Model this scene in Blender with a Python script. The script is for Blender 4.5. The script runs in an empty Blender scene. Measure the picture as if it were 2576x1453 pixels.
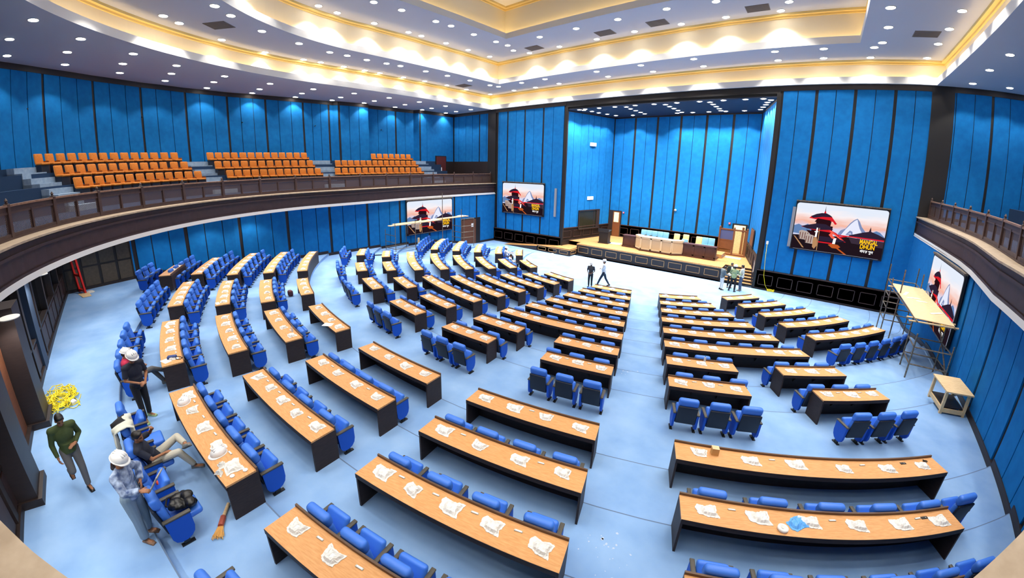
import bpy, bmesh, math, random
from mathutils import Vector, Matrix
random.seed(11)
SC = bpy.context.scene
COL = SC.collection
PI = math.pi
def rad(a): return a * PI / 180
# ---------------------------------------------------------------- materials
def lin(h):
    if isinstance(h, str):
        c = [int(h[i:i + 2], 16) / 255 for i in (0, 2, 4)]
        c = [x / 12.92 if x <= .04045 else ((x + .055) / 1.055) ** 2.4 for x in c]
    else:
        c = list(h)
    return (*c, 1)
MATS = {}
def mat(name, col, rough=.6, metal=0, var=None, scale=8, bump=0, emis=0, ecol=None, stretch=None, spec=.5, alpha=1, sheen=0):
    m = bpy.data.materials.new(name); m.use_nodes = True
    nt = m.node_tree; b = nt.nodes['Principled BSDF']
    b.inputs['Base Color'].default_value = lin(col); b.inputs['Roughness'].default_value = rough
    b.inputs['Metallic'].default_value = metal; b.inputs['Specular IOR Level'].default_value = spec
    if alpha < 1: b.inputs['Alpha'].default_value = alpha
    if sheen: b.inputs['Sheen Weight'].default_value = sheen
    if emis:
        b.inputs['Emission Color'].default_value = lin(ecol or col); b.inputs['Emission Strength'].default_value = emis
    if var or bump:
        tc = nt.nodes.new('ShaderNodeTexCoord'); mp = nt.nodes.new('ShaderNodeMapping')
        mp.inputs['Scale'].default_value = stretch or (1, 1, 1)
        nz = nt.nodes.new('ShaderNodeTexNoise'); nz.inputs['Scale'].default_value = scale; nz.inputs['Detail'].default_value = 6
        nt.links.new(tc.outputs['Object'], mp.inputs[0]); nt.links.new(mp.outputs[0], nz.inputs['Vector'])
        if var:
            rp = nt.nodes.new('ShaderNodeValToRGB')
            rp.color_ramp.elements[0].position = .32; rp.color_ramp.elements[1].position = .7
            rp.color_ramp.elements[0].color = lin(var); rp.color_ramp.elements[1].color = lin(col)
            nt.links.new(nz.outputs['Fac'], rp.inputs[0]); nt.links.new(rp.outputs[0], b.inputs['Base Color'])
        if bump:
            bp = nt.nodes.new('ShaderNodeBump'); bp.inputs['Strength'].default_value = bump; bp.inputs['Distance'].default_value = .02
            nt.links.new(nz.outputs['Fac'], bp.inputs['Height']); nt.links.new(bp.outputs[0], b.inputs['Normal'])
    MATS[name] = m
    return m
def emat(name, col, s):
    m = bpy.data.materials.new(name); m.use_nodes = True; nt = m.node_tree; nt.nodes.clear()
    o = nt.nodes.new('ShaderNodeOutputMaterial'); e = nt.nodes.new('ShaderNodeEmission')
    e.inputs[0].default_value = lin(col); e.inputs[1].default_value = s
    nt.links.new(e.outputs[0], o.inputs[0]); MATS[name] = m
    return m
# ---------------------------------------------------------------- mesh builder
class MB:
    def __init__(s): s.v = []; s.f = []; s.m = []
    def add(s, vs, fs, mi=0, M=None):
        o = len(s.v)
        for p in vs: s.v.append(tuple(M @ Vector(p)) if M is not None else tuple(p))
        for f in fs: s.f.append([i + o for i in f]); s.m.append(mi)
        return s
    def box(s, x0, x1, y0, y1, z0, z1, mi=0, M=None):
        return s.add([(x0, y0, z0), (x1, y0, z0), (x1, y1, z0), (x0, y1, z0), (x0, y0, z1), (x1, y0, z1), (x1, y1, z1), (x0, y1, z1)],
                     [(3, 2, 1, 0), (4, 5, 6, 7), (0, 1, 5, 4), (1, 2, 6, 5), (2, 3, 7, 6), (3, 0, 4, 7)], mi, M)
    def prism(s, poly, z0, z1, mi=0, M=None):
        n = len(poly)
        return s.add([(x, y, z0) for x, y in poly] + [(x, y, z1) for x, y in poly],
                     [tuple(range(n))[::-1], tuple(range(n, 2 * n))] + [(i, (i + 1) % n, n + (i + 1) % n, n + i) for i in range(n)], mi, M)
    def tube(s, pts, r, n=6, mi=0, r2=None, M=None, cap=True):
        P = [Vector(p) for p in pts]; o = []; k = len(P)
        for i, p in enumerate(P):
            d = (P[min(i + 1, k - 1)] - P[max(i - 1, 0)])
            d = d.normalized() if d.length > 1e-9 else Vector((0, 0, 1))
            a = d.cross(Vector((0, 0, 1)) if abs(d.z) < .9 else Vector((1, 0, 0))).normalized(); b = d.cross(a)
            rr = r if r2 is None else r + (r2 - r) * i / max(k - 1, 1)
            for j in range(n):
                t = 2 * PI * j / n; o.append(p + a * (rr * math.cos(t)) + b * (rr * math.sin(t)))
        fs = [(i * n + j, i * n + (j + 1) % n, (i + 1) * n + (j + 1) % n, (i + 1) * n + j) for i in range(k - 1) for j in range(n)]
        if cap: fs += [tuple(range(n))[::-1], tuple(range((k - 1) * n, k * n))]
        return s.add(o, fs, mi, M)
    def lathe(s, prof, n=16, mi=0, M=None):
        o = [(r * math.cos(2 * PI * j / n), r * math.sin(2 * PI * j / n), z) for r, z in prof for j in range(n)]
        k = len(prof)
        fs = [(i * n + j, i * n + (j + 1) % n, (i + 1) * n + (j + 1) % n, (i + 1) * n + j) for i in range(k - 1) for j in range(n)]
        fs += [tuple(range(n))[::-1], tuple(range((k - 1) * n, k * n))]
        return s.add(o, fs, mi, M)
    def ell(s, c, r, nu=14, nv=10, mi=0, M=None):
        vs = [(c[0], c[1], c[2] - r[2])]
        for i in range(1, nv):
            t = -PI / 2 + PI * i / nv
            for j in range(nu):
                u = 2 * PI * j / nu; vs.append((c[0] + r[0] * math.cos(t) * math.cos(u), c[1] + r[1] * math.cos(t) * math.sin(u), c[2] + r[2] * math.sin(t)))
        vs.append((c[0], c[1], c[2] + r[2])); L = len(vs) - 1
        fs = [(0, 1 + (j + 1) % nu, 1 + j) for j in range(nu)]
        for i in range(nv - 2):
            for j in range(nu):
                a = 1 + i * nu; fs.append((a + j, a + (j + 1) % nu, a + nu + (j + 1) % nu, a + nu + j))
        a = 1 + (nv - 2) * nu
        fs += [(a + j, a + (j + 1) % nu, L) for j in range(nu)]
        return s.add(vs, fs, mi, M)
    def arc(s, C, r0, r1, a0, a1, z0, z1, n, mi=0):
        """solid arc slab: C centre, angles in degrees measured from -y towards +x"""
        vs = []
        for i in range(n + 1):
            a = rad(a0 + (a1 - a0) * i / n); sx, sy = math.sin(a), -math.cos(a)
            for r, z in ((r0, z0), (r1, z0), (r1, z1), (r0, z1)): vs.append((C[0] + r * sx, C[1] + r * sy, z))
        fs = [(i * 4 + j, i * 4 + (j + 1) % 4, i * 4 + 4 + (j + 1) % 4, i * 4 + 4 + j) for i in range(n) for j in range(4)]
        fs += [(3, 2, 1, 0), (n * 4, n * 4 + 1, n * 4 + 2, n * 4 + 3)]
        return s.add(vs, fs, mi)
    def band(s, pts, z0, z1, mi=0, closed=False):
        n = len(pts); vs = [(x, y, z0) for x, y in pts] + [(x, y, z1) for x, y in pts]
        return s.add(vs, [(i, (i + 1) % n, n + (i + 1) % n, n + i) for i in range(n if closed else n - 1)], mi)
    def flat(s, A, B, z, mi=0, closed=True, zb=None):
        n = len(A); zb = z if zb is None else zb
        return s.add([(x, y, z) for x, y in A] + [(x, y, zb) for x, y in B], [(i, (i + 1) % n, n + (i + 1) % n, n + i) for i in range(n if closed else n - 1)], mi)
    def mesh(s, name, mats, smooth=False, fix=True):
        me = bpy.data.meshes.new(name); me.from_pydata(s.v, [], s.f)
        for m in mats: me.materials.append(MATS[m] if isinstance(m, str) else m)
        if len(mats) > 1: me.polygons.foreach_set('material_index', s.m)
        if smooth: me.polygons.foreach_set('use_smooth', [True] * len(me.polygons))
        if fix:
            bm = bmesh.new(); bm.from_mesh(me); bmesh.ops.recalc_face_normals(bm, faces=bm.faces); bm.to_mesh(me); bm.free()
        me.update(); return me
def rbox(sx, sy, sz, bev, seg=3):
    """a padded box centred at the origin: (verts, faces)"""
    bm = bmesh.new(); bmesh.ops.create_cube(bm, size=1); bmesh.ops.scale(bm, vec=(sx, sy, sz), verts=bm.verts)
    bmesh.ops.bevel(bm, geom=list(bm.edges), offset=bev, segments=seg, profile=.5, affect='EDGES')
    bm.verts.index_update(); r = ([v.co.copy() for v in bm.verts], [[v.index for v in f.verts] for f in bm.faces]); bm.free(); return r
def T(x=0, y=0, z=0, rx=0, ry=0, rz=0):
    return Matrix.Translation((x, y, z)) @ Matrix.Rotation(rad(rz), 4, 'Z') @ Matrix.Rotation(rad(ry), 4, 'Y') @ Matrix.Rotation(rad(rx), 4, 'X')
def obj(name, me, parent=None, loc=(0, 0, 0), rz=0, **kw):
    o = bpy.data.objects.new(name, me); COL.objects.link(o); o.location = loc; o.rotation_euler = (0, 0, rad(rz))
    if parent is not None: o.parent = parent
    for k, v in kw.items(): o[k] = v
    return o
def thing(name, label, cat, loc=(0, 0, 0), rz=0, group=None, me=None):
    o = obj(name, me, None, loc, rz, label=label, category=cat)
    if group: o['group'] = group
    return o
def struct(name, me, loc=(0, 0, 0), rz=0): return obj(name, me, None, loc, rz, kind='structure')
def dup(root, loc, rz, label, group=None):
    r = root.copy(); COL.objects.link(r); r.location = loc; r.rotation_euler = (0, 0, rad(rz)); r['label'] = label
    if group: r['group'] = group
    for ch in root.children:
        c = ch.copy(); COL.objects.link(c); c.parent = r
        for g in ch.children:
            d = g.copy(); COL.objects.link(d); d.parent = c
    return r
ORD = 'first second third fourth fifth sixth seventh eighth ninth tenth eleventh twelfth thirteenth fourteenth fifteenth sixteenth seventeenth eighteenth nineteenth twentieth'.split()
def on(i):
    if i < 20: return ORD[i]
    t = ['twenty', 'thirty', 'forty', 'fifty'][(i + 1) // 10 - 2]
    return t + '-' + ORD[(i + 1) % 10 - 1] if (i + 1) % 10 else {2: 'twentieth', 3: 'thirtieth', 4: 'fortieth', 5: 'fiftieth'}[(i + 1) // 10]
# ---------------------------------------------------------------- palette
mat('carpet', '8eb0d8', .95, var='7a9fcd', scale=1.1, bump=.05, spec=.1)
mat('carpet_nose', '5d7391', .9)
mat('navy_carpet', '2a3d58', .95, spec=.1)
mat('stair_carpet', '93a4b5', .95, var='7f93a8', scale=6, spec=.1)
mat('fabric_blue', '0c71b4', .85, var='0a66a6', scale=3, spec=.2)
mat('dark_wood', '2a1f1d', .5, var='211817', scale=5, stretch=(1, 1, 6))
mat('black_wood', '161313', .55)
mat('fascia_wood', '3a2624', .5, var='2e1e1c', scale=4)
mat('desk_wood', 'd9a26b', .5, var='c88f57', scale=5, stretch=(1.5, 9, 1), spec=.3)
mat('desk_dark', '372a27', .55, var='2b211f', scale=7, stretch=(1, 1, 5), spec=.3)
mat('rim_wood', '5c4330', .5)
mat('stage_wood', 'c69a66', .4, var='a97b48', scale=3, stretch=(6, .8, 1))
mat('chair_blue', '4079dc', .42, spec=.4)
mat('chair_blue_side', '1453c0', .55, spec=.3)
mat('chair_shell', '121a2b', .6)
mat('arm_dark', '4a463e', .5)
mat('metal_black', '101012', .5)
mat('plaster', 'c3c5cb', .9)
mat('plaster_white', 'e6e4de', .85)
mat('cove_cream', 'efe6cc', .9)
mat('cove_trim', 'f0d488', .85)
mat('vent_grey', '77706c', .8)
mat('marble', 'b5a28a', .5, var='9c8870', scale=5)
mat('rail_wood', '47322c', .45, var='3a2823', scale=6)
mat('handrail_wood', '8a6a56', .5, var='70523f', scale=9)
mat('orange_fabric', 'c8761f', .8, var='b56716', scale=20)
mat('glass_dark', '0a0b0d', .08, spec=.6)
mat('bag', 'e9e8e2', .35, alpha=.9, bump=.25, scale=30)
mat('white_paper', 'f4f2ee', .7)
mat('white_plastic', 'f2f2f0', .3)
mat('grey_strip', 'b8b6ac', .5)
mat('steel', '8d8578', .45, metal=.6, var='6a5a48', scale=14)
mat('plywood', 'e3c79b', .7, var='d2b283', scale=6, stretch=(1, 5, 1))
mat('red_paint', 'd8200f', .4)
mat('yellow_cable', 'f2dc1e', .5)
mat('cream_lattice', 'c9b595', .6, var='ad9776', scale=60)
mat('cream_wood', 'd3bf9c', .5)
mat('brown_wood', '7a4a2a', .45, var='6a3c20', scale=6, stretch=(1, 1, 8))
mat('maroon_wood', '4a2a22', .45, var='3d211b', scale=5)
mat('door_brown', '6b4028', .5, var='5c3520', scale=5, stretch=(1, 1, 6))
mat('pale_blue_leather', '6fa3b8', .5)
mat('cream_leather', 'd8bd85', .5)
mat('lit_room', 'ffe9a8', .8, emis=.9, ecol='ffe6a0')
mat('speaker_black', '17171b', .6)
mat('speaker_grey', '8f8f92', .5)
emat('lamp', 'fff6ea', 45)
emat('led_warm', (1.0, .70, .34), 19)
# ---------------------------------------------------------------- layout constants (metres; z = 0 is the flat floor before the stage)
O = (-10.54, 30.10)          # centre of the seating arcs
DZ = .1509                   # rise of one tier
REAR = {k: 10.40 + 1.6225 * (k - 1) for k in range(1, 9)}
REAR.update({k: 24.895 + 1.659 * (k - 9) for k in range(9, 14)})
REAR[13] = 31.2
def P(r, a): return (O[0] + r * math.sin(rad(a)), O[1] - r * math.cos(rad(a)))
def smooth(t): t = max(0, min(1, t)); return t * t * (3 - 2 * t)
def wfac(a): return 1 - smooth((abs(a) - 61) / 22)
EDGE = [(k, REAR[k] - .56) for k in range(1, 13)] + [(13, 31.0)]
def tier_of(r): return max([k for k, e in EDGE if r >= e], default=0)
def fz(x, y):
    r = math.hypot(x - O[0], y - O[1]); a = math.degrees(math.atan2(x - O[0], O[1] - y))
    return DZ * tier_of(r) * wfac(a)
# floor: flat disc before the stage, then one ring per tier, every ring with its riser
fl = MB(); NA = 96
AA = [-90 + 180 * i / NA for i in range(NA + 1)]
rs = [e for k, e in EDGE] + [46]
fl.add([(O[0], O[1] + .6, 0)] + [(*P(rs[0], a), 0) for a in AA], [(0, i + 1, i + 2) for i in range(NA)])
for j, (k, r0) in enumerate(EDGE):
    r1 = rs[j + 1]
    vs = []
    for a in AA:
        w = wfac(a); z = DZ * k * w; zl = DZ * (k - 1) * w
        vs += [(*P(r0, a), zl), (*P(r0, a), z - .02 * w), (*P(r0, a), z), (*P(r0 + .025, a), z), (*P(r1, a), z)]
    for i in range(NA):
        b = i * 5
        for q, mi in ((0, 1), (1, 1), (2, 1), (3, 0)):
            fl.f.append([len(fl.v) + b + q, len(fl.v) + b + q + 1, len(fl.v) + b + q + 6, len(fl.v) + b + q + 5]); fl.m.append(mi if q != 0 else 0)
    fl.v += vs
struct('floor', fl.mesh('floor', ['carpet', 'carpet_nose']))
sl = MB(); sl.box(-28, 7, 30.0, 31.2, -.06, 0); struct('floor_apron', sl.mesh('floor_apron', ['carpet']))
# ---------------------------------------------------------------- walls with fabric panels
def along(pts, t):
    for a, b in zip(pts[:-1], pts[1:]):
        L = math.hypot(b[0] - a[0], b[1] - a[1])
        if t <= L + 1e-6: return (a[0] + (b[0] - a[0]) * t / L, a[1] + (b[1] - a[1]) * t / L), ((b[0] - a[0]) / L, (b[1] - a[1]) / L)
        t -= L
    return pts[-1], ((b[0] - a[0]) / L, (b[1] - a[1]) / L)
def plen(pts): return sum(math.hypot(b[0] - a[0], b[1] - a[1]) for a, b in zip(pts[:-1], pts[1:]))
def panel_wall(name, pts, z0, z1, strips, inward, base=.15, beam=.33, dep=.05, mats=('black_wood', 'fabric_blue', 'dark_wood')):
    """dark wall along pts with raised blue fabric panels between the strips [(distance, half width)]; inward = +1 when the room is left of the line"""
    mb = MB(); L = plen(pts)
    def off(t, d):
        p, u = along(pts, t); return (p[0] - u[1] * d * inward, p[1] + u[0] * d * inward)
    mb.band(pts, z0, z1, 0)
    corners = [0]
    for a, b in zip(pts[:-1], pts[1:]): corners.append(corners[-1] + math.hypot(b[0] - a[0], b[1] - a[1]))
    ed = [0.0]
    for t, h in sorted(strips): ed += [t - h, t + h]
    ed.append(L)
    for a, b in zip(ed[::2], ed[1::2]):
        cut = [a] + [c for c in corners if a + .05 < c < b - .05] + [b]
        for t0, t1 in zip(cut[:-1], cut[1:]):
            if t1 - t0 < .02: continue
            p0, p1 = off(t0 + 1e-4, dep), off(t1 - 1e-4, dep); q0, q1 = off(t0 + 1e-4, 0), off(t1 - 1e-4, 0)
            mb.prism([q0, q1, p1, p0], z0 + base, z1 - beam, 1)
    for a, b in ((z0, z0 + base), (z1 - beam, z1)):
        if b - a < .01: continue
        for t0, t1 in zip(corners[:-1], corners[1:]):
            mb.prism([off(t0 + 1e-4, 0), off(t1 - 1e-4, 0), off(t1 - 1e-4, dep + .03), off(t0 + 1e-4, dep + .03)], a, b, 2)
    return struct(name, mb.mesh(name, list(mats)))
def strips(L, start, pitch, n_thin, hw=.09, ht=.02):
    out = []; t = start - pitch
    while t < L + pitch:
        for j in range(n_thin + 1):
            q = t + pitch * j / (n_thin + 1)
            if .1 < q < L - .1: out.append((q, hw if j == 0 else ht))
        t += pitch
    return out
ZC = 13.33                   # outer ceiling
FY = 30.2                    # front wall plane
XL, XR = -26.85, 5.75        # lower side walls
AX = -10.6
# front wall: two flanks and a header over the stage opening
panel_wall('wall_front_left', [(XL, FY), (-18.6, FY)], 0, ZC, [(XL * 0 + t - XL, .09 if i % 2 else .02) for i, t in enumerate((-26.26, -25.22, -24.16, -23.10, -22.05, -20.98, -19.91)) ] + [(.22, .22), (8.15, .1)], -1, base=1.38)
panel_wall('wall_front_right', [(-2.6, FY), (XR, FY)], 0, ZC, [(t + 2.6, .09 if i % 2 else .02) for i, t in enumerate((-1.58, -.52, .54, 1.59, 2.66, 3.72, 4.78))] + [(.1, .1)], -1, base=1.38)
hd = MB(); hd.box(-18.62, -2.58, FY - .06, FY + .1, 12.86, ZC); hd.box(-18.7, -18.42, FY - .07, FY + .1, 0, 12.86); hd.box(-2.78, -2.5, FY - .07, FY + .1, 0, 12.86)
hd.box(XL - .95, XL + .12, FY - .1, FY + .1, 4.9, ZC); hd.box(XR - .1, XR + 1.15, FY - .1, FY + .1, 4.9, ZC)
struct('trim_1', hd.mesh('trim_1', ['black_wood']))
# wainscot mouldings on the front flanks
def wain(mb, a, b, z0, z1, n, inward, d0=.08):
    ux, uy = b[0] - a[0], b[1] - a[1]; L = math.hypot(ux, uy); ux /= L; uy /= L; nx, ny = -uy * inward, ux * inward
    def pr(t0, t1, d, za, zb, mi=0):
        q = lambda t, dd: (a[0] + ux * t + nx * dd, a[1] + uy * t + ny * dd)
        mb.prism([q(t0, 0), q(t1, 0), q(t1, d), q(t0, d)], za, zb, mi)
    pr(0, L, d0, z0, z1 - .04); pr(0, L, d0 + .05, z1 - .06, z1, 1); pr(0, L, d0 + .03, z0, z0 + .1)
    for i in range(n):
        t0 = L * (i + .12) / n; t1 = L * (i + .88) / n; za, zb = z0 + (z1 - z0) * .24, z1 - (z1 - z0) * .24
        for (p, q, c, e) in ((t0, t1, za, za + .035), (t0, t1, zb - .035, zb), (t0, t0 + .035, za, zb), (t1 - .035, t1, za, zb)):
            pr(p, q, d0 + .03, c, e, 1)
w = MB(); wain(w, (XL, FY), (-18.6, FY), 0, 1.36, 6, -1); wain(w, (-2.6, FY), (XR, FY), 0, 1.36, 7, -1)
struct('trim_2', w.mesh('trim_2', ['dark_wood', 'rail_wood']))
# stage recess
BY = 36.9
SLa, SLb, SRa, SRb = (-18.6, FY), (-17.15, BY), (-2.6, FY), (-4.25, BY)
panel_wall('wall_stage_left', [SLa, SLb], 0, 12.62, [(6.86 * s, .02) for s in (.145, .289, .431, .537, .679, .826)] + [(6.8, .06)], -1, base=2.2, beam=.1)
panel_wall('wall_stage_right', [SRb, SRa], 0, 12.62, [(6.9 * (1 - s), .02) for s in (.1, .2, .315, .424, .538, .679, .82)] + [(.06, .06)], -1, base=2.2, beam=.1)
panel_wall('wall_stage_back', [SLb, SRb], 0, 12.62, [(t + 17.15, h) for t, h in ((-14.99, .1), (-12.86, .1), (-10.75, .1), (-8.57, .1), (-6.43, .1), (-16.1, .02), (-13.9, .02), (-11.8, .02), (-9.65, .02), (-7.5, .02), (-5.35, .02), (-17.1, .05), (-4.3, .05))], -1, base=2.2, beam=.12)
cl = MB(); cl.prism([(-18.7, FY - .02), (-2.5, FY - .02), (-4.1, BY + .1), (-17.3, BY + .1)], 12.62, 12.7)
struct('ceiling_stage', cl.mesh('ceiling_stage', [mat('stage_ceiling', '16263f', .7)]))
w = MB(); wain(w, SLa, SLb, 1.0, 2.22, 5, -1); wain(w, (-16.0, BY), (-5.5, BY), 1.0, 2.25, 9, -1); wain(w, SRb, (-3.3, 33.0), 1.0, 2.2, 3, -1)
struct('trim_3', w.mesh('trim_3', ['dark_wood', 'rail_wood']))
# stage platform with panelled front, landing and ramp, and the steps on its far side
st = MB()
st.prism([(-17.0, 30.4), (-4.9, 30.4), (-4.9, 31.9), (-2.7, 31.9), (-4.2, 37), (-17.2, 37), (-18.5, 31.2), (-17.0, 31.2)], .97, 1.0, 1)
st.prism([(-17.0, 30.42), (-4.92, 30.42), (-4.92, 31.92), (-2.72, 31.92), (-4.2, 36.95), (-17.2, 36.95), (-17.0, 31)], 0, .97, 0)
wain(st, (-17.0, 30.42), (-4.92, 30.42), 0, .96, 9, -1, .02)
struct('floor_stage', st.mesh('floor_stage', ['black_wood', 'stage_wood']).copy() if 0 else st.mesh('floor_stage', ['dark_wood', 'stage_wood']))
rp = MB()
rp.add([(-24.6, 29.15, 0), (-18.7, 29.15, .6), (-18.7, 30.1, .6), (-24.6, 30.1, 0), (-24.6, 29.15, -.02), (-18.7, 29.15, -.02), (-18.7, 30.1, -.02), (-24.6, 30.1, -.02)], [(0, 1, 2, 3)], 1)
rp.add([(-24.6, 29.13, 0), (-18.7, 29.13, .59), (-18.7, 29.13, 0), (-24.6, 30.1, 0), (-18.7, 30.1, .59), (-18.7, 30.1, 0)], [(0, 2, 1), (3, 4, 5)], 0)
rp.prism([(-18.7, 29.15), (-17.0, 29.15), (-17.0, 31.3), (-18.6, 31.3), (-18.7, 30.1)], .59, .62, 1)
rp.prism([(-18.7, 29.17), (-17.02, 29.17), (-17.02, 31.2), (-18.55, 31.2), (-18.7, 30.1)], 0, .59, 0)
wain(rp, (-20.5, 29.15), (-17.0, 29.15), 0, .56, 3, -1, .02); wain(rp, (-17.0, 29.15), (-17.0, 30.4), 0, .56, 1, -1, .02)
struct('floor_ramp', rp.mesh('floor_ramp', ['dark_wood', 'stage_wood']))
sp = MB()
for i in range(6):
    y0 = 30.3 + .27 * i; z = .167 * (i + 1)
    sp.box(-4.88, -2.78, y0, 31.95, z - .167, z - .03, 0); sp.box(-4.88, -2.78, y0 - .02, y0 + .3, z - .03, z, 1)
struct('trim_4', sp.mesh('trim_4', ['dark_wood', 'stage_wood']))
# lower side walls
LWL = [(XL, FY), (XL, 8.0), (-26.4, 5.7), (-25.95, .25)]
def lwl_t(y):            # distance along for a wanted y
    if y >= 8: return FY - y
    d = 22.2; a, b = LWL[1], LWL[2]
    if y >= 5.7: return d + math.hypot(b[0] - a[0], b[1] - a[1]) * (8 - y) / 2.3
    d += math.hypot(b[0] - a[0], b[1] - a[1]); a, b = LWL[2], LWL[3]
    return d + math.hypot(b[0] - a[0], b[1] - a[1]) * (5.7 - y) / 5.45
ys = [.42, 3.07, 6.09, 9.21, 12.28, 15.37, 18.4, 21.5, 24.52, 27.5]
ss = []
for i, y in enumerate(ys):
    ss.append((lwl_t(y), .1))
    if i + 1 < len(ys):
        for f in (1, 2): ss.append((lwl_t(y + (ys[i + 1] - y) * f / 3), .025))
def sloped_panel_wall(name, pts, z1, st, inward): return panel_wall(name, pts, 0, z1, st, inward, base=.12, beam=.05)
def wall_with_tiers(name, pts, z1, st, inward):
    o = panel_wall(name, pts, -.05, z1, st, inward, base=.2, beam=.02)
    return o
wall_with_tiers('wall_left_lower', LWL, 4.86, ss, 1)
RWL = [(XR, FY), (XR, 8.0), (5.3, 5.7), (4.8, -3)]
wall_with_tiers('wall_right_lower', RWL, 4.92, strips(plen(RWL), FY - 15.15, 3.06, 2, .1, .025), -1)
# skirting boards that follow the tiers along both lower walls
for nm, pts, inw in (('baseboard_left', LWL, 1), ('baseboard_right', RWL, -1)):
    mb = MB(); L = plen(pts); t = 0.0; n = int(L / .12)
    for i in range(n):
        p, u = along(pts, L * (i + .5) / n); z = fz(p[0] - u[1] * .12 * inw, p[1] + u[0] * .12 * inw); p0, _ = along(pts, L * i / n); p1, _ = along(pts, L * (i + 1) / n)
        nx, ny = -u[1] * inw, u[0] * inw
        mb.prism([p0, p1, (p1[0] + nx * .085, p1[1] + ny * .085), (p0[0] + nx * .085, p0[1] + ny * .085)], z - .02, z + .2)
    struct(nm, mb.mesh(nm, ['dark_wood']))
# rear of the hall under the gallery: corner panelling, glazed wall with mullions, piers
z13 = DZ * 13
cp = MB(); a, b = Vector((-26.0, .3)), Vector((-25.1, -2.9))
u = (b - a).normalized(); nrm = Vector((-u.y, u.x))
def slab(mb, t0, t1, d0, d1, z0, z1, mi):
    q = lambda t, d: tuple(a + u * t + nrm * d); mb.prism([q(t0, d0), q(t1, d0), q(t1, d1), q(t0, d1)], z0, z1, mi)
L = (b - a).length
slab(cp, 0, L, -.1, 0, 0, 4.9, 0)
for i in range(4):
    for z0, z1 in ((z13 + .15, z13 + 1.1), (z13 + 1.2, z13 + 2.1), (z13 + 2.2, 4.8)):
        slab(cp, L * (i + .08) / 4, L * (i + .92) / 4, 0, .03, z0, z1, 1)
slab(cp, 0, .12, 0, .08, 0, 4.9, 2); slab(cp, 0, L, 0, .06, z13 - .02, z13 + .14, 2)
struct('wall_rear_corner', cp.mesh('wall_rear_corner', ['black_wood', mat('panel_brown', '4d4234', .55, var='40372b', scale=9), 'dark_wood']))
rw = MB(); RY = -2.95
rw.box(-25.3, 8, RY - .3, RY - .2, 0, 4.9, 0)
for x0, x1 in ((-25.1, -12.3), (-10.2, 5)):
    n = max(1, round((x1 - x0) / 2.15))
    for i in range(n + 1):
        x = x0 + (x1 - x0) * i / n; rw.box(x - .11, x + .11, RY - .2, RY + .06, 0, 4.9, 1)
        if i < n:
            xb = x0 + (x1 - x0) * (i + 1) / n
            rw.box(x, xb, RY - .12, RY, 0, z13 + 1.0, 1)
            m = (x + xb) / 2
            for p, q in ((x + .2, m - .08), (m + .08, xb - .2)): rw.box(p, q, RY, RY + .03, z13 + .2, z13 + .88, 2)
            rw.box(x, xb, RY - .14, RY + .05, z13 + .98, z13 + 1.04, 1)
rw.box(-25.1, 5, RY - .1, RY + .09, z13, z13 + .15, 1)
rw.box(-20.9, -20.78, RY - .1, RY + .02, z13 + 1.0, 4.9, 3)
rw.box(-16.0, -15.3, RY - .1, RY + .1, z13, 4.9, 4); rw.box(-12.35, -11.55, RY - .2, RY + .42, z13 - .1, 4.9, 1); rw.box(-9.35, -8.5, RY - .2, RY + .42, z13 - .1, 4.9, 1)
rw.box(-12.4, -11.5, RY - .2, RY + .5, z13 - .1, z13 + .16, 1); rw.box(-9.4, -8.45, RY - .2, RY + .5, z13 - .1, z13 + .16, 1)
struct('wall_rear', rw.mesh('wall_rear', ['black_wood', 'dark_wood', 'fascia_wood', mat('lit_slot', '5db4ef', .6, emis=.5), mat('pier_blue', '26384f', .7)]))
gl = MB(); gl.box(-25, -12.3, RY - .17, RY - .15, z13 + 1.02, 4.88); struct('window_1', gl.mesh('window_1', ['glass_dark']))
dr = struct('door_1', MB().box(-11.5, -9.4, RY - .1, RY - .02, z13, z13 + 2.35, 0).mesh('door_1', ['door_brown']))
# ---------------------------------------------------------------- gallery: slab, fascia, ledge, railing
GC = (-10.5, 12.5)
def gal(d, n=72):
    """edge line of the gallery moved outwards by d, from the front end of one side round to the other"""
    out = []
    for i in range(9):
        y = FY - (FY - GC[1]) * i / 9; out.append((GC[0] - 15.45 - .72 * smooth((y - GC[1]) / 8) - d, y))
    for i in range(n + 1):
        t = PI + PI * i / n; R_ = 15.45 + d + .27 * smooth(1.5 - abs(t - 5.41) / .8); out.append((GC[0] + R_ * math.cos(t), GC[1] + R_ * math.sin(t)))
    for i in range(9):
        y = GC[1] + (FY - GC[1]) * (i + 1) / 9; out.append((GC[0] + 15.45 + .66 * smooth((y - GC[1]) / 8) + d, y))
    return out
g = MB(); e0, e1, e2, eo = gal(0), gal(.12), gal(.62), gal(8.6)
g.band(e1, 5.02, 5.86, 0); g.flat(e0, e2, 5.96, 1, False); g.band(e0, 5.9, 5.96, 1); g.flat(e0, e1, 5.9, 1, False)
g.band(gal(.05), 5.62, 5.7, 0); g.flat(gal(.05), e1, 5.7, 0, False); g.flat(gal(.05), e1, 5.62, 0, False); g.band(gal(.07), 5.02, 5.1, 0)
g.band(gal(.06), 4.84, 5.02, 2); g.flat(gal(.06), e1, 5.02, 2, False)
struct('trim_5', g.mesh('trim_5', ['fascia_wood', 'marble', 'plaster_white']))
g = MB(); g.flat(gal(.06), eo, 4.84, 0, False); struct('ceiling_gallery', g.mesh('ceiling_gallery', ['plaster_white']))
g = MB(); g.flat(e2, eo, 5.95, 0, False); struct('floor_gallery', g.mesh('floor_gallery', ['navy_carpet']))
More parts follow.
